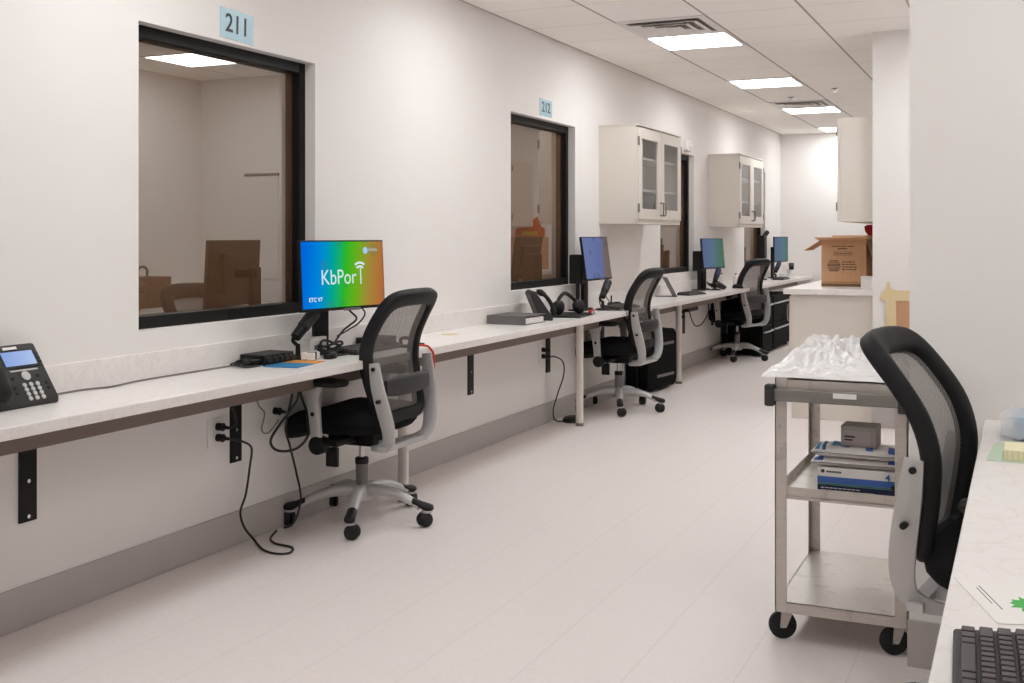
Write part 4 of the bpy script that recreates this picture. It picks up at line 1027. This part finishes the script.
# ------------------------------------------------------------------ things in the alcove and on the far run, seen mirrored in the windows
at = thing('alcove_bench', 'white topped bench in the side alcove, mirrored in the first window', 'bench', (0.0, 6.0, 0))
MB().box(-0.30, 0.465, -1.0, 2.1, 0.705, 0.745).build('bench_top', QUARTZ, at, bevel=0.003)
for x in (-0.26, 0.42):
    for y in (-0.95, 2.03): MB().cyl((x, y, 0), (x, y, 0.705), 0.025, n=14).build('leg', WPOST, at)
t = thing('paper_bag', 'brown paper bag with a loop handle mirrored in the first window', 'bag', (0.16, 7.05, 0.745), R(0))
m = MB(); m.loft([[(sx * .12, sy * .2, 0) for sx, sy in ((-1, -1), (1, -1), (1, 1), (-1, 1))], [(sx * .125, sy * .2, 0.25) for sx, sy in ((-1, -1), (1, -1), (1, 1), (-1, 1))]]); m.build('body', BAGW, t, bevel=0.004)
m = MB(); m.tube([(0, -0.05, 0.25), (0, -0.05, 0.31), (0, 0.0, 0.335), (0, 0.05, 0.31), (0, 0.05, 0.25)], 0.010); m.build('handle', BAGW, t)
t = thing('round_tub', 'round tan tub mirrored at the lower left of the first window', 'tub', (0.0, 6.55, 0.745))
m = MB(); m.lathe([(0.02, 0), (0.20, 0), (0.25, 0.16), (0.25, 0.2), (0.22, 0.23), (0.02, 0.25)]); m.build('body', BAGW, t)
MB().lathe([(0.252, 0.15), (0.256, 0.15), (0.256, 0.165), (0.252, 0.165)]).build('band', BLACK, t)
t = thing('whiteboard', 'white wall panel with a metal rail mirrored in the first window', 'panel', (0.0, COLY, 0))
MB().box(-0.40, -0.05, -0.012, -0.001, 0.95, 1.86).build('board', WHITE, t, bevel=0.002)
MB().box(-0.41, -0.04, -0.018, -0.001, 1.86, 1.885).build('rail', STEELD, t, bevel=0.002)
c3 = carton('brown cardboard box on the far white top mirrored in the 212 window', (-1.15, 11.6, 0.945), 0, 0.40, 0.42, 0.37)
MB().box(-0.195, 0.195, 0.006, 0.414, 0.352, 0.366).build('lid_flap', CARD, c3)
t = thing('folder', 'orange folder leaning on the box mirrored in the 212 window', 'folder', (-1.14, 11.98, 1.315))
MB().prism([(-0.18, 0.0), (0.19, 0.0), (0.19, 0.09), (-0.12, 0.25), (-0.13, 0.12), (-0.18, 0.10)], 0.03, T(0, 0, 0) @ FACE_NY).build('cover', ORANGE, t, bevel=0.002)
MB().box(-0.1, 0.1, -0.034, -0.0302, 0.02, 0.07).build('label_strip', YELL, t)

# ------------------------------------------------------------------ steel cart
CXa, CXb, CYa, CYb = -0.743, -0.331, 3.70, 4.36
W_, D_ = CXb - CXa, CYb - CYa
kt = thing('utility_cart', 'worn stainless steel utility cart with three shelves on black casters', 'cart', (CXa, CYa, 0))
for x in (0.0, W_):
    for y in (0.0, D_):
        sx = 1 if x == 0 else -1; sy = 1 if y == 0 else -1; m = MB()
        m.box(min(x, x + sx * 0.038), max(x, x + sx * 0.038), min(y, y + sy * 0.003), max(y, y + sy * 0.003), 0.10, 0.865)
        m.box(min(x, x + sx * 0.003), max(x, x + sx * 0.003), min(y, y + sy * 0.038), max(y, y + sy * 0.038), 0.10, 0.865)
        m.build('post', STEEL, kt)
def shelf(z, lip_up, lip_dn):
    m = MB(); e = 0.0035
    m.box(e, W_ - e, e, D_ - e, z - 0.002, z)
    za, zb = z - lip_dn, z + lip_up
    m.box(e, W_ - e, e, e + 0.003, za, zb).box(e, W_ - e, D_ - e - 0.003, D_ - e, za, zb).box(e, e + 0.003, e, D_ - e, za, zb).box(W_ - e - 0.003, W_ - e, e, D_ - e, za, zb)
    return m.build('shelf', STEEL, kt)
shelf(0.862, 0.0, 0.032); shelf(0.482, 0.028, 0.012); shelf(0.132, 0.0, 0.035)
m = MB(); m.box(-0.012, W_ + 0.002, -0.032, -0.012, 0.792, 0.832); hb = m.build('push_bar', STEELD, kt, bevel=0.004)
for x in (-0.028, W_ - 0.026): MB().box(x, x + 0.032, -0.039, -0.001, 0.775, 0.845).build('bar_end', DKGREY, kt, bevel=0.006)
MB().box(0.19, 0.262, -0.0335, -0.032, 0.812, 0.828).build('bar_label', PAPER, kt)
for n_, (x, y) in enumerate([(0.032, 0.045), (W_ - 0.03, 0.045), (0.035, D_ - 0.045), (W_ - 0.035, D_ - 0.045)]):
    cm = T(x, y, 0) @ Matrix.Rotation(R((-70, -64, -80, -70)[n_]), 4, 'Z')
    f = MB(); f.box(-0.025, 0.025, -0.022, 0.022, 0.092, 0.097, cm)
    for sg in (-1, 1):
        a = [cm @ Vector(p) for p in ((sg * 0.0175 - .0015, -0.022, 0.094), (sg * 0.0175 + .0015, -0.022, 0.094), (sg * 0.0175 + .0015, 0.016, 0.094), (sg * 0.0175 - .0015, 0.016, 0.094))]
        b = [cm @ Vector(p) for p in ((sg * 0.0175 - .0015, -0.026, 0.040), (sg * 0.0175 + .0015, -0.026, 0.040), (sg * 0.0175 + .0015, -0.006, 0.040), (sg * 0.0175 - .0015, -0.006, 0.040))]
        f.loft([a, b])
    co = f.build('caster', STEEL, kt)
    MB().lathe([(0.006, -0.013), (0.036, -0.013), (0.045, -0.008), (0.0455, 0.0), (0.045, 0.008), (0.036, 0.013), (0.006, 0.013)], 28, cm @ T(0, -0.016, 0.046) @ Matrix.Rotation(R(90), 4, 'Y')).build('wheel', TIRE, co, ang=50)
    MB().cyl(cm @ Vector((-0.021, -0.016, 0.046)), cm @ Vector((0.021, -0.016, 0.046)), 0.007, n=12).build('axle', STEELR, co)
# crumpled plastic on top
def crumple(u, v):
    x = -0.795 + 0.47 * u; y = 3.705 + 0.62 * v
    sm = lambda t: max(0, min(1, t)) ** 2 * (3 - 2 * max(0, min(1, t)))
    env = sm(u / 0.22) * sm((1 - u) / 0.10) * sm(v / 0.55 + 0.06) * sm((1 - v) / 0.10)
    q = Vector((x * 5.0, y * 5.0, 0.3)); wp = q + 0.6 * noise.noise_vector(q * 0.9)
    rid = lambda f, o: 1 - 2 * abs(noise.noise(wp * f + Vector(o)))
    h = 0.030 + 0.014 * noise.noise(q * 0.6) + 0.024 * rid(1.3, (0, 0, 0)) + 0.023 * rid(2.9, (3, 1, 2)) + 0.008 * rid(6.3, (7, 2, 5)) + 0.003 * rid(12, (1, 2, 8))
    crease = 0.008 * rid(3.2, (1, 8, 3))
    flat = min(1, min(u, 1 - u, v, 1 - v) / 0.04)
    edge = 0.025 * noise.noise(Vector((u * 4, v * 4, 9)))
    return (x + (edge if u < .1 else 0) + 0.006 * noise.noise(q * 2.5), y + 0.006 * noise.noise(q * 2.5 + Vector((5, 5, 5))), 0.8655 + max(0.0, h * env + (0.009 + crease) * flat))
m = MB(); m.grid(crumple, 150, 190)
o = m.build('plastic_sheeting', FILM, None, ang=70); tag(o, 'crumpled white plastic sheeting piled on top of the steel cart', 'plastic')
# stock on the middle shelf
t = thing('glove_box', 'blue and white glove box at the bottom of the pile on the cart', 'box', (-0.62, 3.775, 0.482))
GW, GD, GH = 0.255, 0.125, 0.088
MB().box(0, GW, 0, GD, 0, GH).build('carton', GLOVEW, t, bevel=0.002)
MB().box(0.001, GW - 0.001, -0.0008, 0.0002, 0.004, 0.030).build('navy_band', NAVY, t)
MB().box(0.001, GW - 0.001, -0.0008, 0.0002, 0.037, 0.058).build('blue_band', MIDBLUE, t)
MB().box(0.001, GW - 0.001, -0.0008, 0.0002, 0.0305, 0.0365).build('green_band', M('teal print', (76, 128, 120), 0.5), t)
m = MB()
for i in range(6): m.box(0.03 + i * 0.008, 0.0365 + i * 0.008, -0.0008, 0.0002, 0.071, 0.077)
m.cyl((0.018, -0.0008, 0.075), (0.018, 0.0002, 0.075), 0.006, n=14); m.cyl((0.241, -0.0014, 0.038), (0.241, 0.0, 0.038), 0.009, n=16); m.build('small_print', INK, t)
m = MB()
for i in range(9):
    m.box(0.012 + i * 0.014, 0.023 + i * 0.014, -0.0014, 0.0, 0.020, 0.0225); m.box(0.012 + i * 0.019, 0.028 + i * 0.019, -0.0014, 0.0, 0.012, 0.014)
m.build('white_print', PAPER, t)
text('4', 0.03, MIDBLUE, t, T(0.222, -0.0008, 0.068) @ FACE_NY, depth=0.0004)
def packet(label, loc, rz, W_, D_, H_, seed, blue):
    t = thing('wipe_packet', label, 'packet', loc, rz, 'soft white packets on the cart')
    def f(u, v, s=1):
        e = min(u, 1 - u) / 0.10; e = max(0.0, min(1, e)); e2 = max(0.0, min(1, min(v, 1 - v) / 0.22)); k = (e * (2 - e)) * (e2 * (2 - e2))
        nz = 0.006 * noise.noise(Vector((u * 6 + seed, v * 4, seed)))
        return (u * W_, v * D_, H_ / 2 + s * (0.0015 + (H_ / 2 - 0.0025) * k) + (nz * k if s > 0 else 0))
    m = MB(); m.grid(lambda u, v: f(u, v, 1), 30, 14); m.grid(lambda u, v: f(u, v, -1), 30, 14)
    bmesh.ops.remove_doubles(m.b, verts=m.b.verts, dist=0.0001)
    m.build('wrapper', GLOVEW, t, ang=70)
    def patch(name, mat, u0, u1, v0, v1, slant=0.0):
        m = MB(); m.grid(lambda u, v: Vector(f(u0 + (u1 - u0) * u + slant * v, v0 + (v1 - v0) * v, 1)) + Vector((0, -0.0006, 0.0008)), 5, 6); m.build(name, mat, t, ang=70)
    for q in blue: patch('blue_print', BLUE if q[4] else MIDBLUE, *q[:4], slant=q[5])
    return t
packet('soft white packet lying directly on the glove box', (-0.640, 3.765, 0.571), R(1), 0.285, 0.15, 0.030, 3.1, [(0.03, 0.14, 0.04, 0.3, 0, 0.0), (0.85, 0.97, 0.05, 0.3, 0, 0.0)])
packet('soft white packet with blue stripes on top of the other packet', (-0.640, 3.76, 0.602), R(-1), 0.28, 0.16, 0.036, 7.7, [(0.05, 0.10, 0.06, 0.7, 1, -0.02), (0.13, 0.17, 0.06, 0.8, 1, -0.03), (0.21, 0.33, 0.25, 0.85, 1, 0.0), (0.35, 0.42, 0.15, 0.4, 0, 0.02), (0.62, 0.70, 0.1, 0.35, 0, -0.02), (0.87, 0.96, 0.06, 0.5, 0, -0.02)])
t = thing('small_carton', 'small grey carton on top of the packets on the cart', 'box', (-0.548, 3.80, 0.6385), R(-2))
MB().box(0, 0.112, 0, 0.10, 0, 0.068).build('body', GREYBOX, t, bevel=0.002)
m = MB(); m.box(0.006, 0.094, -0.0006, 0.0002, 0.008, 0.052); m.build('front_label', M('lilac grey label', (158, 148, 148), 0.6), t)
m = MB(); m.box(0.012, 0.045, -0.0012, 0.0, 0.03, 0.036).box(0.012, 0.038, -0.0012, 0.0, 0.02, 0.025); m.build('print', DKGREY, t)

# ------------------------------------------------------------------ right desk
DX, DY1 = -0.1085, STUBY
dt = thing('desk', 'white desk at the right edge against the stub wall', 'desk', (DX, 1.0, 0))
MB().box(0, 0.76, -0.1, DY1 - 1.0 - 0.001, CTZ - 0.038, CTZ).build('desktop', QUARTZ, dt, bevel=0.004)
MB().box(0.5, 0.52, -0.05, DY1 - 1.02, 0.66, CTZ - 0.038).build('apron', APRON, dt)
for (x, y) in ((0.62, 0.02), (0.70, 2.5), (0.70, 0.02)): MB().cyl((x, y, 0), (x, y, CTZ - 0.038), 0.027).build('leg', WPOST, dt)
keyboard('large black keyboard close up on the desk at the lower right corner', (-0.003, 1.435, Z), R(2.7), 0.44, 0.15, True)
t = thing('flyer', 'white printed flyer with a green starburst on the right desk', 'paper', (-0.034, 1.735, Z), R(18.4))
MB().box(0.0, 0.28, 0.0, 0.216, 0.0005, 0.0012).build('sheet', PAPER, t)
for x, y0, y1 in ((0.0255, 0.063, 0.176), (0.019, 0.09, 0.165)): MB().box(x, x + 0.0014, y0, y1, 0.0012, 0.0015).build('ruled_line', DKGREY, t)
star = []
for i in range(22):
    q = 2 * PI * i / 22; rr_ = (0.031 if i % 2 == 0 else 0.022) * (1 + 0.12 * math.sin(i * 2.3)); star.append((0.074 + rr_ * math.cos(q), 0.086 + rr_ * 1.15 * math.sin(q)))
MB().prism(star, 0.0004, T(0, 0, 0.0012)).build('starburst', GREEN, t)
t = thing('sheet', 'pale green sheet on the desk under the yellow pad', 'paper', (-0.085, 2.99, Z), R(-3))
MB().box(0, 0.22, 0, 0.27, 0.0004, 0.0012).build('page', PGREEN, t)
t = thing('note_pad', 'pale yellow ruled pad on the right desk in front of the blue pack', 'pad', (-0.045, 3.0, Z + 0.0013))
MB().box(0, 0.16, 0, 0.13, 0, 0.026).build('pages', PYEL, t, bevel=0.002)
m = MB()
for i in range(12): m.box(0.006 + i * 0.0125, 0.0085 + i * 0.0125, -0.0006, 0.0, 0.002, 0.0255)
m.build('ruling', TAPE, t)
t = thing('towel_pack', 'light blue towel pack in clear plastic on the desk by the stub wall', 'pack', (-0.058, 3.28, Z))
MB().box(0.032, 0.25, 0.015, 0.2, 0.008, 0.062).build('towels', PALEBLUE, t, bevel=0.012, seg=3)
def film(u, v):
    a = 2 * PI * u; p = Vector((u * 8, v * 5, 1))
    k = 1 + 0.08 * noise.noise(p * 1.5)
    pinch = 0.6 + 0.4 * min(1, v / 0.12)
    c, s_ = math.cos(a), math.sin(a)
    return (0.0 + 0.262 * v, 0.107 + 0.103 * math.copysign(abs(c) ** .22, c) * k, 0.004 + 0.033 + 0.033 * math.copysign(abs(s_) ** .25, s_) * pinch * k)
k = NT('clear film'); g = k.n('ShaderNodeBsdfGlossy'); g.inputs['Roughness'].default_value = 0.12; tr = k.n('ShaderNodeBsdfTransparent'); tr.inputs[0].default_value = (.95, .95, .96, 1)
df = k.n('ShaderNodeBsdfDiffuse'); df.inputs[0].default_value = (.85, .85, .86, 1)
mx = k.n('ShaderNodeMixShader'); mx.inputs[0].default_value = 0.42; mx2 = k.n('ShaderNodeMixShader'); mx2.inputs[0].default_value = 0.12
k.l(df.outputs[0], mx.inputs[2]); k.l(tr.outputs[0], mx.inputs[1]); k.l(mx.outputs[0], mx2.inputs[1]); k.l(g.outputs[0], mx2.inputs[2]); k.l(mx2.outputs[0], k.out.inputs[0])
MB().grid(film, 40, 16).build('plastic_wrap', k.m, t, ang=60)
